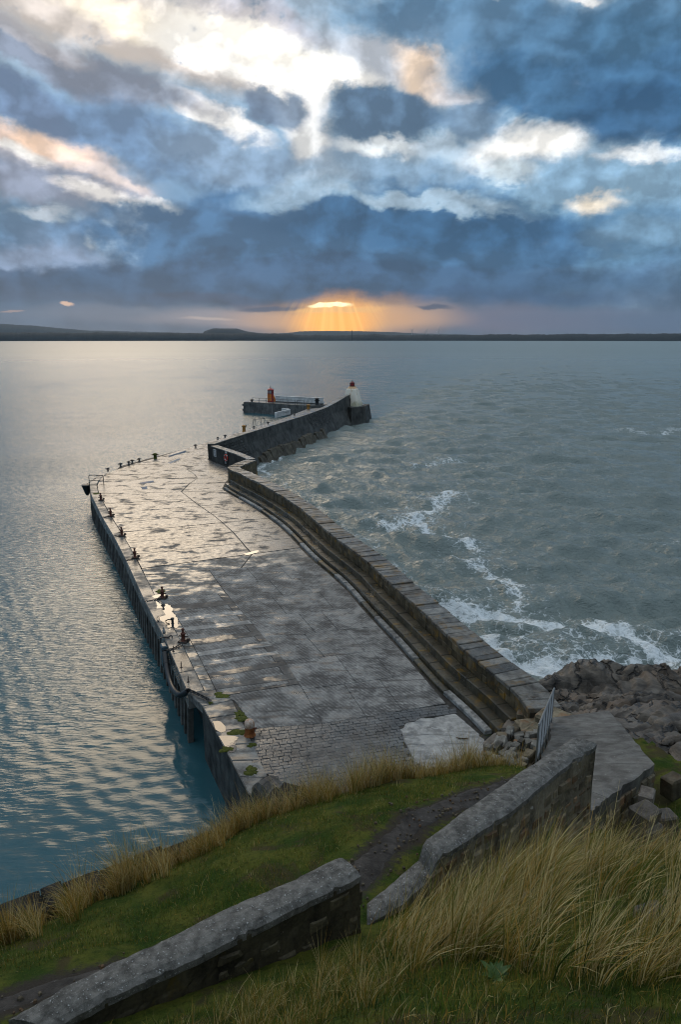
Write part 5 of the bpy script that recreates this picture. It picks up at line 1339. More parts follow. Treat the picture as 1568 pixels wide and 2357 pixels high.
def grass():
    r2 = np.random.default_rng(12)
    # long grass along the crest of the bank
    C = Path(resample(catmull([(x, y) for x, y in CREST], 6), .2)); pts = []; s = 1.0
    while s < C.L + .3:
        dens = 1.0 if s < C.L * .93 else .5
        for k in range(3):
            x, y = C.at(min(s, C.L), r2.normal(.22, .30)); pts.append((x + r2.normal(0, .06), y, r2.uniform(.45, 1.25) * (.40 + .95 * vnoise(np.array([s * .8]), np.array([1.5]), 3)[0])))
        s += .17
    a = tufts(pts, 58, 1.0, .08, (-.12, -.12), (.36, .42, .14, .06, .02), 1)
    blades('long_grass', a[0], a[1], a[2], r2.uniform(.005, .009, len(a[1])), a[3])
    # the marram slope in front
    slope = [(.35, 6.9), (1.2, 8.0), (2.6, 9.0), (4.2, 10.2), (5.6, 11.0), (7.4, 12.3), (9.5, 14.2), (13, 14), (13, 8), (7, 3.9), (4.0, 3.9), (2.0, 4.5), (.7, 5.3)]
    ps = scatter(640, slope, 2, lambda x, y: np.clip((fbm(x * .9, y * .9, 3, 77) - .36) * 4, .06, 1))
    a = tufts([(x, y, r2.uniform(.65, 1.15)) for x, y in ps], 60, 1.0, .09, (.50, .08), (.36, .23, .23, .13, .05), 3)
    blades('marram_grass', a[0], a[1], a[2], np.clip(r2.lognormal(math.log(.0052), .45, len(a[1])), .0025, .014), a[3])
    # clumps by the foot of the near wall and the lower picture edge
    low = [(-2.6, 5.0), (-.9, 5.9), (.2, 6.8), (.7, 6.2), (.9, 5.2), (.2, 4.3), (-1.4, 3.9), (-2.6, 4.3)]
    ps = scatter(64, low, 5); a = tufts([(x, y, r2.uniform(.45, .95)) for x, y in ps], 44, .52, .06, (.12, .05), (.32, .22, .26, .16, .04), 6)
    blades('tussock_grass', a[0], a[1], a[2], r2.uniform(.003, .0055, len(a[1])), a[3])
    # tall dead stalks with seed heads standing above the rest
    q = scatter(150, slope, 41); z = Tz(q[:, 0], q[:, 1]); n = len(q); ln = r2.uniform(.75, 1.25, n); le = np.c_[r2.normal(.28, .22, n), r2.normal(.05, .2, n)]; col_ = np.array([.50, .40, .22]) * r2.uniform(.5, 1.2, (n, 1))
    blades('grass_stalk', np.c_[q, z], ln, le, r2.uniform(.004, .006, n), col_)
    tip = np.c_[q + le * .92 ** 1.8 * ln[:, None], z + ln * (.92 * np.sqrt(np.maximum(.08, 1 - np.minimum(.95, np.linalg.norm(le, axis=1) * .75) ** 2)) - .28 * np.minimum(1.6, np.linalg.norm(le, axis=1)) ** 2 * .92 ** 3)]
    T3 = np.repeat(tip, 7, 0) + r2.normal(0, .012, (n * 7, 3)); blades('seed_head', T3, r2.uniform(.05, .11, n * 7), r2.normal(.2, .35, (n * 7, 2)), r2.uniform(.006, .012, n * 7), np.repeat(col_, 7, 0) * r2.uniform(.6, 1.1, (n * 7, 1)), 2)
    # rough green sward under everything
    def short(name, n, poly, seed, L, mix, ok=None, wind=(.05, -.05)):
        q = scatter(n, poly, seed, ok); z = Tz(q[:, 0], q[:, 1]); r3 = np.random.default_rng(seed); cs = np.array([STRAW, GOLD, OLIVE, GREEN, DEEP]); ci = r3.choice(5, n, p=mix)
        nn = fbm(q[:, 0] * 1.3, q[:, 1] * 1.3, 3, 91); l = L * r3.uniform(.3, 1.5, n) * (.5 + nn)
        blades(name, np.c_[q, z - .01], l, r3.normal(0, .35, (n, 2)) + wind, r3.uniform(.004, .008, n), cs[ci] * r3.uniform(.55, 1.15, (n, 1)) * (.6 + .8 * nn)[:, None], 2)
    offp = lambda x, y: np.clip((poly_dist(x, y, PATHL) - .33) * 3, 0, 1)
    bank = [(-12, 3.0), (-4.2, 7.0), (-.8, 9.4), (2.0, 13.0), (4.6, 15.2), (5.4, 16.2), (4.8, 17.6), (2.6, 16.5), (.5, 15.3), (-2.3, 13.7), (-5.9, 10.5), (-12, 7.4)]
    short('turf_grass', 52000, bank, 31, .085, (.03, .06, .30, .49, .12), lambda x, y: offp(x, y) * np.clip((fbm(x * .8 + 5, y * .8, 3, 61) - .38) * 6, .06, 1))
    sl2 = [(-4.5, 4.0), (-3.2, 5.3), (-.6, 6.4), (.6, 7.0), (1.4, 7.9), (4.3, 9.9), (6.0, 11.3), (9.4, 14.3), (13, 13), (12, 6), (6, 2.8), (0, 2.4), (-4, 2.6)]
    short('meadow_grass', 80000, sl2, 33, .16, (.06, .10, .28, .36, .20), lambda x, y: np.clip(1.2 - np.exp(-((x - 1.2) / .7) ** 2 - ((y - 7.5) / .8) ** 2) * 1.3 - np.exp(-((x - 7.6) / 1.3) ** 2 - ((y - 13.6) / 1.1) ** 2), 0, 1))
    edge = [(11.0, 17.0), (14.5, 17.8), (15, 20.5), (12.0, 21.5), (10.8, 19.5)]
    short('rock_grass', 3000, edge, 35, .12, (.05, .15, .35, .35, .10), lambda x, y: np.clip((fbm(x * 1.2, y * 1.2, 3, 15) - .5) * 6, 0, 1))
    # dock-like leafy plant in the foreground grass
    x, y = 1.35, 4.75; z = float(Tz(np.array([x]), np.array([y]))[0]); t = thing('leafy_plant', 'low broad leaved green plant in the dark grass at the bottom', 'plant', (x, y, z))
    for k in range(13):
        g = k * 2.4; L = random.uniform(.10, .20); mb = MB(); v = []; f = []
        for i in range(6):
            q = i / 5; w = .026 * math.sin(math.pi * min(.98, q * .9 + .08)); r_ = q * L * .8; h = L * (q * .95 - .5 * q * q)
            for sgn in (-1, 0, 1): v.append((math.cos(g) * r_ - math.sin(g) * w * sgn, math.sin(g) * r_ + math.cos(g) * w * sgn, h + abs(sgn) * .012))
        for i in range(5):
            for j in (0, 1): f.append((i * 3 + j, i * 3 + j + 1, i * 3 + j + 4, i * 3 + j + 3))
        mb.add(v, f); mb.build('leaf', M['leaf'], t, True)
M['leaf'] = plain('broad_leaf', (.050, .095, .018), .6, 0, .3, 12)
grass()
# ------------------------------------------------------------------ things on the pier
def proj(p):
    x, y, z = p[0], p[1], p[2] - EYE; c, n = math.cos(R(PITCH)), math.sin(R(PITCH)); f = 24 / 36 * 1024
    d = y * c - z * n; h = y * n + z * c; s = 1024 / 2357
    return (x / d * f / s + 784, 1178.5 - h / d * f / s)
def along(path, u, z, off=0.0, lo=0.0, hi=1.0):
    """distance along a plan path at which it is seen at column u"""
    ss = np.linspace(lo * path.L, hi * path.L, 400); e = [abs(proj((*path.at(s, off), z))[0] - u) for s in ss]; return float(ss[int(np.argmin(e))])
def bollard():
    t = thing('mooring_bollard', '', 'bollard', (0, 0, 0), 'rusty bollards along the quay edge')
    MB().box((0, 0, .05), (.62, .46, .10), 0, .02).build('base_plate', M['rustdark'], t)
    MB().lathe((0, 0, .09), [(.17, 0), (.13, .06), (.125, .40), (.16, .46), (.17, .52), (.12, .56), (.09, .60)], 14).build('post', M['rust'], t, True)
    MB().lathe((0, 0, .66), [(.065, 0), (.065, .16), (.10, .19), (.10, .26), (.04, .30)], 12).build('horn', M['rust'], t, True)
    MB().tube([(-.30, 0, .40), (.30, 0, .40)], .045, 8).build('cross_pin', M['rustdark'], t, True)
    MB().box((.30, .06, .17), (.22, .20, .18), .3, .03).build('lug', M['rustdark'], t)
    for sx in (-1, 1):
        for sy in (-1, 1): MB().lathe((sx * .25, sy * .17, .10), [(.03, 0), (.03, .035)], 6).build('bolt', M['rustdark'], t)
    return t
B0 = bollard(); first = True
for u, v, lab in [(232, 1152, 'rusty bollard farthest out on the quay edge, nearest the corner handrail'), (254.5, 1189, 'small rusty bollard, second after the corner handrail'), (280, 1234, 'rusty bollard halfway along the row, beside a stepped joint'),
                  (310.5, 1285, 'rusty bollard level with the last wide slab joint before the ribbed concrete'), (374, 1377.5, 'rusty bollard at the far end of the bright orange puddle, by moss'), (422, 1478, 'rust red bollard with a doubled chain running to the quay edge')]:
    x, y, z = at(u, v)
    if first: B0.location = (x, y, .004); B0['label'] = lab; B0.rotation_euler.z = .3; first = False
    else: copy_thing(B0, (x, y, .004), random.uniform(-.4, .6), lab)
def old_bollard():
    x, y, _ = at(575, 1692); t = thing('mooring_bollard', 'squat rust streaked bollard with a white painted top beside moss patches', 'bollard', (x, y, .0))
    MB().lathe((0, 0, 0), [(.30, 0), (.27, .05), (.24, .10), (.23, .46)], 16).build('post', M['streakrust'], t, True)
    MB().lathe((0, 0, .46), [(.23, 0), (.255, .05), (.25, .24), (.20, .34), (.10, .40), (.02, .42)], 16).build('head', M['rustwhite'], t, True)
    MB().tube([(.22, 0, .36), (.34, 0, .37)], .05, 8).build('lug', M['rust'], t, True)
M['streakrust'] = stone('streaked_rust', (.10, .025, .008), (.34, .13, .04), rough=(.5, .8), scale=3, per=0, streak=True)
M['rustwhite'] = stone('peeling_white_on_rust', (.30, .12, .04), (.62, .58, .52), rough=(.4, .7), scale=4, per=0, warm=(.36, .12, .03), streak=True)
old_bollard()
def cleat_post():
    x, y, _ = at(397, 1436); t = thing('mooring_post', 'short black iron post with bent hoop standing in the orange puddle', 'mooring post', (x, y, .0))
    MB().lathe((0, 0, 0), [(.12, 0), (.09, .05), (.08, .30), (.13, .34), (.13, .42), (.06, .46)], 12).build('post', M['iron'], t, True)
    MB().tube([(-.05, 0, .30), (-.28, -.04, .34), (-.46, -.05, .24), (-.44, -.06, .10), (-.2, -.07, .05)], .04, 8).build('hoop', M['iron'], t, True)
cleat_post()
def ring():
    x, y, _ = at(364, 1431); t = thing('mooring_ring', 'thin upright iron mooring ring at the quay edge beside the orange puddle', 'ring', (x, y, .0))
    MB().torus((0, 0, .22), .15, .022, (1, .2, 0), (0, 0, 1), 24, 6, .62).build('ring', M['rustdark'], t, True)
    MB().box((0, 0, .04), (.10, .10, .09), 0, .01).build('eye', M['iron'], t)
ring()
for u, v, lab in [(399, 1500, 'short iron pin standing on the edge beam just below the doubled chain'), (417, 1537, 'short iron pin standing on the edge beam, middle one of the three'), (433, 1570, 'short iron pin standing on the edge beam, closest to the hanging pipe end')]:
    x, y, _ = at(u, v); t = thing('iron_pin', lab, 'pin', (x, y, 0), 'iron pins in the edge beam'); MB().lathe((0, 0, 0), [(.05, 0), (.028, .03), (.022, .36), (.03, .40)], 8).build('shaft', M['rustdark'], t, True); MB().lathe((0, 0, 0), [(.09, 0), (.09, .02)], 10).build('collar', M['rustdark'], t)
def chain(a, b, label, sag=.05, link_l=.16, r=.020, mat=None):
    a, b = Vector(a), Vector(b); n = int((b - a).length / (link_l * .72)); mb = MB()
    for i in range(n):
        q = (i + .5) / n; c = a.lerp(b, q); c.z -= sag * 4 * q * (1 - q); ax = (b - a).normalized(); up = Vector((0, 0, 1)); s = ax.cross(up).normalized(); up = s.cross(ax)
        mb.torus(c, link_l * .30, r, ax, s if i % 2 else up, 10, 5, 1.65)
    o = mb.build('chain', mat or M['iron'], None, True); return tag(o, label, 'chain', None)
EP = Path(EDG[:9])
p0 = at(422, 1480, .25)
chain((p0[0] - .1, p0[1], .30), (*at(384, 1497)[:2], .05), 'upper strand of the doubled black chain from bollard to quay edge', .12)
chain((p0[0] - .1, p0[1] - .1, .12), (*at(387, 1499)[:2], .04), 'lower strand of the doubled black chain, sagging to the concrete', .06)
chain((*at(250, 1190)[:2], .12), (*at(237, 1192)[:2], .04), 'short black chain from the second bollard to the quay edge', .03)
chain((*at(277, 1236)[:2], .12), (*at(262, 1233)[:2], .04), 'short black chain from the bollard by the stepped joint', .03)
chain((*at(307, 1287)[:2], .12), (*at(290, 1291)[:2], .04), 'short black chain from the bollard at the last slab joint', .03)
chain((*at(370, 1380)[:2], .12), (*at(334, 1385)[:2], .04), 'long black chain from the bollard beside the moss to the edge', .05)
def edge_clamp():
    x, y, _ = at(384, 1470); t = thing('shackle', 'black iron shackle bent over the quay edge near the grey bird', 'shackle', (x, y, 0)); d = EP.dir(along(EP, 380, 0, 0, 0, .4))
    MB().tube([(-.45, 0, -.5), (-.42, 0, .06), (-.1, .02, .10), (.15, .04, .06)], .05, 8).build('strap', M['iron'], t, True)
    MB().torus((.22, .05, .08), .11, .03, (1, .3, 0), (0, .4, 1), 14, 6).build('ring', M['iron'], t, True)
edge_clamp()
def bird():
    x, y, _ = at(377.5, 1465); t = thing('bird', 'hunched grey bird standing on the quay edge beside the orange puddle', 'bird', (x, y, .012))
    body = MB().lathe((0, 0, .13), [(.012, 0), (.05, .05), (.10, .16), (.115, .26), (.09, .36), (.055, .42), (.050, .46), (.055, .50), (.035, .55), (.008, .57)], 14)
    body.v = [(vx * .8 + .02 * (vz - .3), vy * 1.15 - .18 * (vz - .35), vz) for vx, vy, vz in body.v]
    body.build('body', M['bird'], t, True)
    MB().tube([(-.01, -.08, .66), (-.02, -.16, .645), (-.02, -.22, .63)], [.018, .013, .003], 6).build('bill', M['bill'], t, True)
    for s in (-1, 1):
        w = MB().lathe((s * .075, 0, .16), [(.006, -.06), (.03, .02), (.05, .14), (.04, .24), (.01, .29)], 8); w.v = [(a * .9, b - .14 * (c - .35), c) for a, b, c in w.v]; w.build('wing', M['wing'], t, True)
        MB().tube([(s * .03, .03, .18), (s * .035, .0, .08), (s * .035, .01, .0)], .008, 5).build('leg', M['bill'], t, True)
        for g in (-.5, 0, .5): pass
M['bird'] = plain('pale_grey_plumage', (.30, .30, .30), .8, 0, .2, 30); M['wing'] = plain('grey_wing', (.14, .145, .15), .8, 0, .25, 30); M['bill'] = plain('bill_and_legs', (.12, .08, .03), .6)
bird()
def pipe_fender():
    s1 = along(EP, 379, -.5, -.3, 0, .3); s0 = 0.15
    t = thing('pipe_fender', 'long black rubber pipe fender sagging along the piles from a chain', 'fender', (*EP.at((s0 + s1) / 2, -.3), -.6))
    pts = []
    for i in range(15):
        q = i / 14; s = s1 + (s0 - s1) * q; pts.append((*EP.at(s, -.30 - .10 * math.sin(q * math.pi)), -.12 - .95 * math.sin(q * math.pi) ** .9 * (1 - .25 * q)))
    pts[-1] = (*EP.at(s0, .05), .06)
    a = MB().tube(pts, .17, 14).build('pipe', M['rubber'], None, True)
    e = MB().torus(pts[-1], .15, .05, (0, 0, 1), (1, .2, 0), 18, 8).build('end_collar', M['rubber'], None, True)
    l = MB().torus(pts[2], .175, .025, (0, 0, 1), (1, .2, 0), 18, 6).build('band', M['iron'], None, True)
    hang(t, a, e, l)
    d = EP.at(s1 + .75, -.22); t2 = thing('block_fender', 'blue grey rubber block fender hung upright above the black pipe', 'fender', (*d, -.8))
    b = MB().box((0, 0, .15), (.34, .62, 1.5), EP.dir(s1) - math.pi / 2, .06).build('block', M['bluebox'], t2); c = MB().box((0, 0, .62), (.38, .66, .10), EP.dir(s1) - math.pi / 2, .02).build('strap', M['iron'], t2)
    chain((*EP.at(s0, .1), .14), (*at(484, 1616)[:2], .10), 'heavy black chain from the pipe fender end across the coping', -.02, .24, .032)
pipe_fender()
def corner_things():
    x, y, _ = at(199, 1120, -.3); t = thing('cone_fender', 'black tapered fender hanging from the far quay corner', 'fender', (x, y, -.6))
    MB().lathe((0, 0, -.9), [(.12, 0), (.30, .25), (.62, 1.25), (.66, 1.45), (.4, 1.55)], 14).build('cone', M['rubber'], t, True)
    MB().tube([(0, 0, .62), (1.4, -.2, 1.5)], .03, 6).build('rope', M['iron'], t, True)
    x, y = EP.at(EP.L - 1.0, -.32); t = thing('tyre_fender', 'tall black rubber strip fender on the quay corner below the cone', 'fender', (x, y, -2))
    MB().box((0, 0, 0), (.45, .8, 3.3), EP.dir(EP.L - 1) - math.pi / 2, .1).build('strip', M['rubber'], t)
    for z in (-1, 0, 1): MB().box((0, 0, z), (.50, .84, .08), EP.dir(EP.L - 1) - math.pi / 2, .01).build('band', M['iron'], t)
    x, y, _ = at(222, 1119); t = thing('ladder_handrail', 'black twin hoop handrail for the ladder at the far quay corner', 'handrail', (x, y, 0)); g = .25
    for k in (-1, 1):
        a = np.array((math.cos(g) * 1.0 * k, math.sin(g) * 1.0 * k - .3 * k)); MB().tube([(a[0] - .0, a[1], 0), (a[0], a[1], 1.25), (a[0] * .9, a[1] * .9 + .1, 1.45)], .05, 8).build('post', M['iron'], t, True)
    MB().tube([(-.9, .2, 1.45), (.9, -.1, 1.45)], .05, 8).build('top_rail', M['iron'], t, True); MB().tube([(-1.0, .2, .75), (1.0, -.1, .75)], .035, 8).build('mid_rail', M['iron'], t, True)
corner_things()
def cleat():
    t = thing('cleat', '', 'cleat', (0, 0, 0), 'small iron cleats along the far quay edge')
    MB().lathe((0, 0, 0), [(.20, 0), (.13, .08), (.11, .34), (.20, .40), (.18, .52), (.05, .56)], 10).build('post', M['iron'], t, True)
    MB().tube([(-.34, 0, .36), (.34, 0, .36)], .07, 8).build('bar', M['iron'], t, True); return t
CLAB = ['first small black cleat past the corner handrail on the far quay edge', 'small black cleat on the far quay edge, left of a close bunch of three', 'leftmost cleat in the close bunch of three on the far quay edge',
 'middle cleat in the close bunch of three on the far quay edge', 'rightmost cleat in the close bunch of three, nearest the weedy bollard', 'lone black cleat on the far quay edge between weedy bollard and return wall',
 'black cleat on the outer arm edge just behind the return wall', 'black cleat on the outer arm between the return wall and ochre bollard', 'black cleat at the foot of the hoop rails on the outer arm',
 'black cleat between the hoop rails and the white block wall', 'black cleat on the outer arm just past the white block wall']
CL = cleat(); first = True

for i, (u, v) in enumerate([(248, 1085), (277, 1073.5), (296, 1069), (304, 1065.5), (320, 1062), (450, 1029.5), (501, 1011.5), (518, 1007), (584, 986.5), (617, 976), (678, 957)]):
    x, y, _ = at(u, v)
    lab = CLAB[i]
    if first: CL.location = (x, y, 0); CL['label'] = lab; first = False
    else: copy_thing(CL, (x, y, .0), random.uniform(0, 1.5), lab)
x, y, _ = at(357, 1055.5); t = thing('mooring_bollard', 'weedy yellowish bollard alone on the far quay edge', 'bollard', (x, y, 0))
MB().lathe((0, 0, 0), [(.34, 0), (.26, .1), (.24, .5), (.38, .6), (.36, .8), (.1, .9)], 12).build('post', M['moss'], t, True); MB().tube([(-.55, 0, .62), (.55, 0, .62)], .09, 8).build('cross_pin', M['rust'], t, True)
M['ochre'] = stone('ochre_paint', (.20, .09, .02), (.40, .20, .05), scale=3, per=0)
x, y, _ = at(561.5, 993.8); t = thing('mooring_bollard', 'ochre painted bollard on the outer arm, alone before the hoop rails', 'bollard', (x, y, 0))
MB().lathe((0, 0, 0), [(.42, 0), (.34, .12), (.32, 1.0), (.42, 1.1), (.42, 1.3), (.2, 1.38)], 14).build('post', M['ochre'], t, True); MB().tube([(.1, 0, 1.2), (.6, 0, 1.22)], .12, 8).build('horn', M['rustdark'], t, True)
# ------------------------------------------------------------------ lifebuoy, sign, outer arm, jetty, lights
def on_return():
    P = Path(resample(RET, .5))
    def frame(u, z):
        s = along(P, u, z, -.56, .15, .98); x, y = P.at(s, -.57); d = P.dir(s); n = (-math.sin(d) * -1, math.cos(d) * -1)
        return x, y, d
    x, y, d = frame(521.8, 1.2); t = thing('lifebuoy', 'red lifebuoy ring hung on the dark return wall', 'lifebuoy', (x, y, 1.2))
    ax = Vector((math.cos(d), math.sin(d), 0)); nrm = Vector((-math.sin(d), math.cos(d), 0)); c = nrm * .1
    MB().box((nrm * .03)[:], (1.0, .05, 1.7), d).build('backboard', M['quay'], t)
    MB().torus(c[:], .46, .115, ax[:], (0, 0, 1), 28, 10).build('ring', M['lifered'], t, True)
    for k in range(4):
        g = math.pi / 4 + k * math.pi / 2; q = c + ax * math.cos(g) * .46 + Vector((0, 0, 1)) * math.sin(g) * .46; tn = -ax * math.sin(g) + Vector((0, 0, 1)) * math.cos(g)
        MB().tube([(q - tn * .07)[:], (q + tn * .07)[:]], .125, 10).build('band', M['white'], t, True)
    MB().box((ax * .3 + nrm * .06 + Vector((0, 0, -.75)))[:], (.26, .06, .5), d).build('notice', M['white'], t)
    MB().box((nrm * .06 + Vector((0, 0, .8)))[:], (.5, .07, .26), d).build('bracket', M['white'], t)
    x, y, d = frame(494.8, 1.35); t = thing('sign', 'small white notice board on the outer end of the return wall', 'sign', (x, y, 1.35)); nrm = Vector((-math.sin(d), math.cos(d), 0))
    MB().box((nrm * .03)[:], (.95, .04, 1.15), d).build('board', M['white'], t)
    for k, (w, h, z) in enumerate([(.7, .10, .38), (.6, .05, .2), (.66, .05, .08), (.5, .05, -.04), (.62, .05, -.16), (.34, .22, -.38)]): MB().box((nrm * .054 + Vector((0, 0, z)))[:], (w, .006, h), d).build('print', M['ink'], t)
M['ink'] = plain('sign_ink', (.06, .07, .09), .6)
on_return()
def arm_things():
    a, b = np.array(at(634, 961.5)[:2]), np.array(at(667, 953.5)[:2]); d = b - a; g = math.atan2(d[1], d[0]); L = np.linalg.norm(d); c = (a + b) / 2
    t = thing('block_wall', 'low white painted wall with an L return on the outer arm', 'wall', (*c, 0))
    MB().box((0, 0, .65), (L, .45, 1.3), g, .03).build('wall_body', M['white'], t)
    e = d / 2 * .93; nn = np.array([-d[1], d[0]]) / L
    MB().box((e[0] + nn[0] * 1.1, e[1] + nn[1] * 1.1, .75), (.6, 1.9, 1.5), g, .03).build('wall_return', M['white'], t)
    for k in range(5): MB().box((d[0] * (.08 + .07 * k) + nn[0] * -.235, d[1] * (.08 + .07 * k) + nn[1] * -.235, .75 + .06 * (k % 2)), (.26, .012, .42 - .1 * (k % 3)), g).build('stain', M['quay'], t)  # dark bars suggesting the stencilled marks on the white wall
    x, y, _ = at(594.5, 984); t = thing('ladder_handrail', 'pair of tall pale hoop rails at a ladder head on the outer arm', 'handrail', (x, y, 0))
    for k, (dx, dy) in enumerate([(-1.15, .0), (1.15, 1.2)]):
        for m_ in (0, 1): MB().tube([(dx * (.5 + .5 * m_), dy + m_ * .9, 0), (dx * (.5 + .5 * m_), dy + m_ * .9, 1.75)], .055, 6).build('post', M['galvdark'], t, True)
        MB().tube([(dx * .5, dy, 1.75), (dx, dy + .9, 1.75)], .055, 6).build('hoop', M['galvdark'], t, True)
    MB().tube([(-1.15, .9, 1.7), (1.15, 2.1, 1.7)], .05, 6).build('top_rail', M['galvdark'], t, True)
    x, y, _ = at(730, 932.5); t = thing('mooring_bollard', 'thick black bollard where the spur jetty joins the outer arm', 'bollard', (x, y, 0)); MB().lathe((0, 0, 0), [(.6, 0), (.55, .1), (.5, 1.6), (.62, 1.75), (.6, 2.0), (.3, 2.1)], 14).build('post', M['iron'], t, True); MB().tube([(-.8, 0, 1.3), (.8, 0, 1.3)], .13, 8).build('cross_pin', M['iron'], t, True)
    x, y, _ = at(710, 941.5); t = thing('mooring_bollard', 'pale weathered bollard beside the thick black bollard at the jetty root', 'bollard', (x, y, 0)); MB().lathe((0, 0, 0), [(.5, 0), (.42, .1), (.4, .8), (.55, .95), (.5, 1.2), (.2, 1.3)], 14).build('post', M['ochre'], t, True); MB().tube([(-.7, 0, .9), (.7, 0, .9)], .12, 8).build('cross_pin', M['rustdark'], t, True)
M['galvdark'] = plain('weathered_steel', (.07, .07, .07), .5, .3, .2, 6)
arm_things()
def jetty():
    f0, f1, f2 = np.array((-29.6, 209.6)), np.array((-24.8, 207.4)), np.array((-8.8, 197.2)); d = (f2 - f1) / np.linalg.norm(f2 - f1); n = np.array([-d[1], d[0]]); n = n if n[1] > 0 else -n
    top = [f0, f1, f2, f2 + n * 8 + d * 3, f1 + n * 7, f0 + n * 4.5]; c = sum(top) / 6
    bot = [c + (p - c) * 1.03 for p in top]; bot[2] = top[2] - n * .6; bot[1] = top[1] - n * .6
    j = prism([tuple(p) for p in top], -6.5, -.02, M['jetty'], 'spur_jetty', None, [tuple(p) for p in bot]); tag(j, 'short concrete spur jetty inside the outer arm carrying the red light', 'jetty')
    a = [f0, f1, f2, f2 + n * 8, f1 + n * 7, f0 + n * 4.5]; prev = 0
    for k in range(6):
        q0, q1 = k / 6, (k + 1) / 6
        piece([f1 + (f2 - f1) * q0, f1 + (f2 - f1) * q1, f1 + (f2 - f1) * q1 + n * 6.9, f1 + (f2 - f1) * q0 + n * 6.9], -.05, .06, M['beam'], 'deck_slab', j, .02)
    piece([f0, f1, f1 + n * 6.9, f0 + n * 4.4], -.05, .06, M['beam'], 'deck_slab', j, .02)
    for z in (-.9, -2.4): MB().tube([(*(f0 + np.array((-.25, .2))), z), (*(f0 + n * 2 + np.array((-.25, .2))), z)], .32, 8).build('fender', M['rubber'], j, True)
    p = f1 + n * .5 + (f2 - f1) * .93; MB().box((p[0], p[1] - .9, -1.6), (.3, .3, 3.0), 0).build('fender_pile', M['rubber'], j)
    # white wall along its back
    A, B = np.array((-19.6, 209.6)), np.array((-5.2, 202.0)); dd = B - A; g = math.atan2(dd[1], dd[0]); L = np.linalg.norm(dd); c = (A + B) / 2
    t = thing('breast_wall', 'long low white wall along the back of the spur jetty', 'wall', (*c, .06)); MB().box((0, 0, .85), (L, .7, 1.7), g, .04).build('wall_body', M['white'], t); MB().box((0, 0, 1.76), (L + .1, .85, .12), g, .02).build('coping', M['white'], t)
    MB().box((0, 0, .12), (L + .02, .74, .24), g, .01).build('plinth', M['quay'], t)
    # railing along the front
    R0 = [f0 + n * .4 + np.array((3.2, -1.2)), f1 + n * .35, f1 + (f2 - f1) * .05 + n * .35]
    P = Path(resample([f0 + n * .5 + np.array((2.6, -1.0)), f1 + n * .3, f2 - d * 2.2 + n * .3], .5)); t = thing('jetty_railing', 'thin dark two bar railing along the front of the spur jetty', 'railing', (0, 0, 0)); segs = [(0, .83), (.87, 1.0)]
    for s0, s1 in segs:
        m_ = max(2, int(round((s1 - s0) * P.L / 2.6)) + 1); q = [P.L * (s0 + (s1 - s0) * k / (m_ - 1)) for k in range(m_)]
        for z in (1.35, .72): MB().tube([(*P.at(s), z) for s in q], .055, 6).build('rail', M['galvdark'], t, True)
        for s in q: MB().tube([(*P.at(s), .06), (*P.at(s), 1.35)], .06, 6).build('post', M['galvdark'], t, True)
    x, y = f0 + n * .8 + np.array((2.2, -.9)); t = thing('mooring_bollard', 'dark bollard at the outer end of the spur jetty', 'bollard', (x, y, .06)); MB().lathe((0, 0, 0), [(.4, 0), (.3, .1), (.28, .5), (.5, .6), (.45, .8), (.1, .9)], 12).build('post', M['iron'], t, True); MB().tube([(-.55, 0, .5), (.55, 0, .5)], .1, 8).build('cross_pin', M['iron'], t, True)
M['jetty'] = stone('jetty_concrete', (.050, .050, .049), (.15, .145, .135), scale=.6, streak=True, per=0)
jetty()
def red_light():
    x, y = -21.3, 210.2; t = thing('light_tower', 'squat red harbour light with an orange panel on the spur jetty', 'light tower', (x, y, .06)); n = 8; w = .98
    MB().lathe((0, 0, 0), [(1.12, 0), (1.12, .16), (w, .18), (w, 2.35), (1.04, 2.38), (1.04, 2.46)], n, .5).build('body', M['red'], t)
    MB().lathe((0, 0, 2.46), [(.86, 0), (.86, 1.05)], n, .5).build('lantern', M['darkred'], t)
    for k in range(8):
        g = 2 * math.pi * (k + .5) / 8
        MB().tube([(.90 * math.cos(g), .90 * math.sin(g), 2.46), (.90 * math.cos(g), .90 * math.sin(g), 3.5)], .05, 6).build('glazing_bar', M['red'], t)
    for k in (5, 4): # panes that face the harbour mouth
        g = 2 * math.pi * (k + 1) / 8 ; c, s_ = math.cos(g), math.sin(g); MB().box((.80 * c, .80 * s_, 2.98), (.06, .56, .86), g).build('pane', M['lamp'], t)
    MB().lathe((0, 0, 3.50), [(1.16, 0), (1.16, .06), (.65, .40), (.12, .62), (.09, .80)], n, .5).build('roof', M['red'], t)
    MB().lathe((0, 0, 4.28), [(.06, 0), (.14, .10), (.16, .22), (.10, .34), (.05, .36), (.04, .62)], 8).build('finial', M['iron'], t, True)
    for k in (4, 5):
        g = 2 * math.pi * (k + 1) / 8; c, s_ = math.cos(g), math.sin(g); MB().box((.945 * c, .945 * s_, 1.28), (.05, .70, 2.0), g).build('panel', M['orange'], t)
    MB().hexa([(.7, -.5, 0), (1.7, -.9, 0), (1.9, -.2, 0), (.8, .3, 0), (.75, -.5, 2.1), (.95, -.55, 2.0), (1.0, -.2, 2.0), (.8, .2, 2.1)]).build('buttress', M['orange'], t)
    MB().box((2.9, -.4, 1.62), (1.5, .5, .28), -.5, .05).build('equipment_box', M['iron'], t)
red_light()
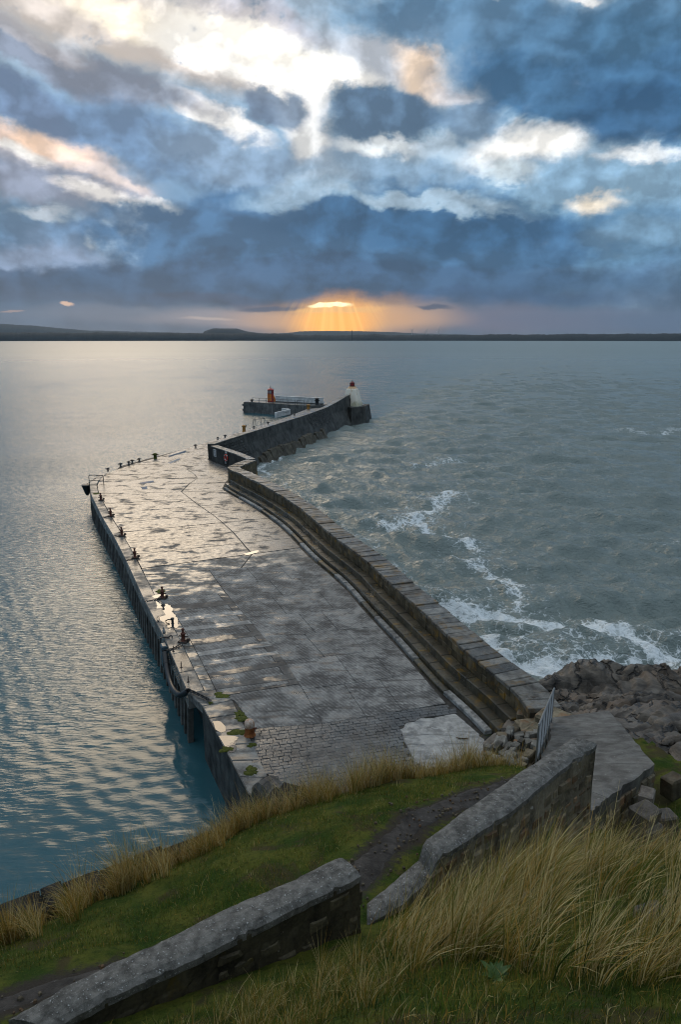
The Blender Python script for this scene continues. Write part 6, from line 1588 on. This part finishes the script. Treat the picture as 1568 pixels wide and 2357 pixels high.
def lighthouse():
    x, y = 3.2, 187.6; t = thing('lighthouse', 'white tapering lighthouse with rust streaks and a dark red lantern at the pier end', 'lighthouse', (x, y, 1.09)); rot = -.30
    def sq(w, z, o=0): return [(w * math.cos(rot + math.pi / 4 + k * math.pi / 2) * 1.414 + o, w * math.sin(rot + math.pi / 4 + k * math.pi / 2) * 1.414, z) for k in range(4)]
    prof = [(2.55, -.2), (2.5, .0), (2.18, 1.2), (1.86, 2.6), (1.60, 3.6), (1.42, 4.30), (1.05, 4.78), (.72, 5.02), (.72, 5.14)]; v = []; f = []
    for w, z in prof:
        q = sq(w, z); ch = .22 * w  # corners cut off
        for k in range(4):
            a, b, c = np.array(q[k - 1]), np.array(q[k]), np.array(q[(k + 1) % 4]); v += [tuple(b + (a - b) / np.linalg.norm(a - b) * ch), tuple(b + (c - b) / np.linalg.norm(c - b) * ch)]
    for i in range(len(prof) - 1):
        for k in range(8): f.append((i * 8 + k, i * 8 + (k + 1) % 8, i * 8 + 8 + (k + 1) % 8, i * 8 + 8 + k))
    f += [tuple(range(7, -1, -1)), tuple((len(prof) - 1) * 8 + k for k in range(8))]
    mesh('tower', v, f, M['tower'], t)
    MB().lathe((0, 0, 5.14), [(.80, 0), (.80, .08), (.62, .10), (.62, .86)], 6, .2).build('lantern', M['darkred'], t)
    for k in range(6):
        g = 2 * math.pi * (k + .2) / 6; MB().tube([(.64 * math.cos(g), .64 * math.sin(g), 5.2), (.64 * math.cos(g), .64 * math.sin(g), 6.0)], .05, 6).build('glazing_bar', M['iron'], t)
        g2 = 2 * math.pi * (k + .7) / 6; MB().box((.545 * math.cos(g2), .545 * math.sin(g2), 5.66), (.05, .5, .52), g2).build('pane', M['red'], t)
    MB().lathe((0, 0, 6.0), [(.76, 0), (.76, .06), (.40, .34), (.12, .52)], 6, .2).build('roof', M['darkred'], t)
    MB().lathe((0, 0, 6.5), [(.06, 0), (.13, .08), (.10, .2), (.03, .26), (.03, .5)], 8).build('finial', M['iron'], t, True)
    d = -math.pi / 2 + rot + .0; o = 2.34
    MB().box((math.cos(d) * 2.12 - .3, math.sin(d) * 2.12, 1.05), (.95, .2, 2.0), rot).build('door', M['rustdark'], t)
    for k, (u_, z0, z1, w) in enumerate([(-.1, 1.9, 4.55, .34), (.22, 2.9, 4.5, .16), (-.38, 3.2, 4.5, .14), (.05, 4.3, 5.0, .5)]):
        def P(z): return np.interp(z, [p[1] for p in prof], [p[0] for p in prof]) + .012
        q = []
        for z, ww in ((z0, w * .35), (z1, w)):
            rr = P(z)
            for s in (-1, 1): q.append((math.cos(d) * rr - math.sin(d) * (u_ + s * ww / 2) * (1 if True else 1), math.sin(d) * rr + math.cos(d) * (u_ + s * ww / 2), z))
        mesh('rust_streak', [q[0], q[1], q[3], q[2]], [(0, 1, 2, 3)], M['ruststain'], t)
m, T, b = material('streaked_white_tower'); M['tower'] = m
p = pos(T); n1 = T.noise(T.vmath('MULTIPLY', p, (1.4, 1.4, .18)), 1.2, 5, .6)[0]; n2 = T.noise(p, 1.3, 5, .6)[0]
c = T.mix(T.smooth(n1, .56, .72, 0, .85), (.72, .65, .54), (.48, .28, .11)); sp = T.node('ShaderNodeSeparateXYZ'); T.put(sp.inputs[0], p)
c = T.mix(T.smooth(T.math('ADD', sp.outputs[2], T.math('MULTIPLY', n2, 2.5)), 4.0, 2.6, 0, .7), c, (.30, .29, .16)); c = T.mix(T.smooth(T.math('ADD', sp.outputs[2], n2), 5.95, 6.3, 0, .75), c, (.50, .25, .07))
T.put(b.inputs['Base Color'], c); T.put(b.inputs['Roughness'], .6)
M['ruststain'] = stone('rust_stain', (.30, .14, .03), (.56, .42, .24), scale=2.5, per=0, streak=True, rough=(.6, .8))
lighthouse()
# ------------------------------------------------------------------ near end of the pier: wall stub, moss, stick
def stub():
    a, b = np.array(at(604, 1822)[:2]), np.array((-1.6, 23.0)); d = b - a; L = np.linalg.norm(d); d /= L; n = np.array([-d[1], d[0]]); t = thing('stub_wall', 'dark round topped end of wall at the near corner of the pier', 'wall', (*a, 0))
    v = []; f = []; prof = [(-.62, -.4), (-.50, .62), (-.36, .88), (-.12, 1.0), (.12, 1.0), (.36, .88), (.50, .62), (.62, -.4)]; m_ = 8
    for i in range(m_ + 1):
        q = d * L * i / m_; h = .55 + .45 * min(1, i / 1.2)
        for o, z in prof: j = random.uniform(-.02, .02); v.append((q[0] + n[0] * (o + j), q[1] + n[1] * (o + j), z * (h if z > 0 else 1) + j))
    for i in range(m_):
        for k in range(7): f.append((i * 8 + k, i * 8 + k + 1, i * 8 + 9 + k, i * 8 + 8 + k)[::-1])
    f += [tuple(range(8))[::-1], tuple(m_ * 8 + k for k in range(8))]; mesh('wall_body', v, f, M['quay'], t)
    for i in range(m_):
        q0, q1 = d * L * (i + .03) / m_, d * L * (i + .97) / m_; w = []; h0, h1 = [.55 + .45 * min(1, k / 1.2) for k in (i, i + 1)]
        for q, h in ((q0, h0), (q1, h1)):
            for o, z in prof[1:7]: w.append((q[0] + n[0] * o * 1.06, q[1] + n[1] * o * 1.06, z * h + .04))
        mesh('coping_stone', w, [(k, k + 1, k + 7, k + 6)[::-1] for k in range(5)], M['quay'], t)
stub()
def moss(u, v, r, sx=1.6):
    x, y, _ = at(u, v); mb = MB(); n = 22; vv = [(x, y, .045)]; ring = []
    for q, h in ((.5, .04), (.85, .028), (1.0, -.01)):
        for k in range(n):
            g = 2 * math.pi * k / n; rr = r * q * (1 + .9 * (vnoise(np.array([k * .9]), np.array([u]), 3)[0] - .5)); vv.append((x + math.cos(g) * rr * sx, y + math.sin(g) * rr, h * random.uniform(.8, 1.2)))
    f = [(0, 1 + k, 1 + (k + 1) % n) for k in range(n)] + [(1 + i * n + k, 1 + (i + 1) * n + k, 1 + (i + 1) * n + (k + 1) % n, 1 + i * n + (k + 1) % n) for i in range(2) for k in range(n)]
    mb.add(vv, f); return mb.build('moss', M['moss'], PIER, True)
for u, v, r, s in [(502, 1598, .20, 1.4), (514, 1602, .24, 1.6), (552, 1642, .28, 1.0), (557, 1654, .30, 1.0), (549, 1686, .30, 1.7), (580, 1715, .18, 1.2), (520, 1726, .26, 1.2), (579, 1776, .30, .9), (368, 1361, .42, .9), (222, 1136, .5, .9), (484, 1618, .12, 1.2), (575, 1768, .2, .8)]: moss(u, v, r, s)
x, y, _ = at(1065, 1702); t = MB().tube([(x - .30, y + .12, .035), (x - .1, y + .02, .05), (x + .12, y - .02, .06), (x + .36, y + .08, .04)], [.012, .03, .03, .008], 6).build('driftwood', M['rustdark'], None, True); tag(t, 'small dark stick lying on the pale concrete patch', 'driftwood')
# ------------------------------------------------------------------ the air over the firth
def haze():
    s = 11500; lo, hi = -9.0, 420.0
    mb = MB().box((0, 0, (lo + hi) / 2), (2 * s, 2 * s, hi - lo)); o = mb.build('haze', None)
    m = bpy.data.materials.new('haze_air'); m.use_nodes = True; T = NT(m.node_tree); T.n.clear()
    v = T.node('ShaderNodeVolumePrincipled'); v.inputs['Color'].default_value = (.68, .86, 1, 1); v.inputs['Density'].default_value = HAZE
    out = T.node('ShaderNodeOutputMaterial'); T.l.new(v.outputs[0], out.inputs['Volume'])
    o.data.materials.append(m); o['kind'] = 'stuff'
HAZE = 2.4e-5
haze()
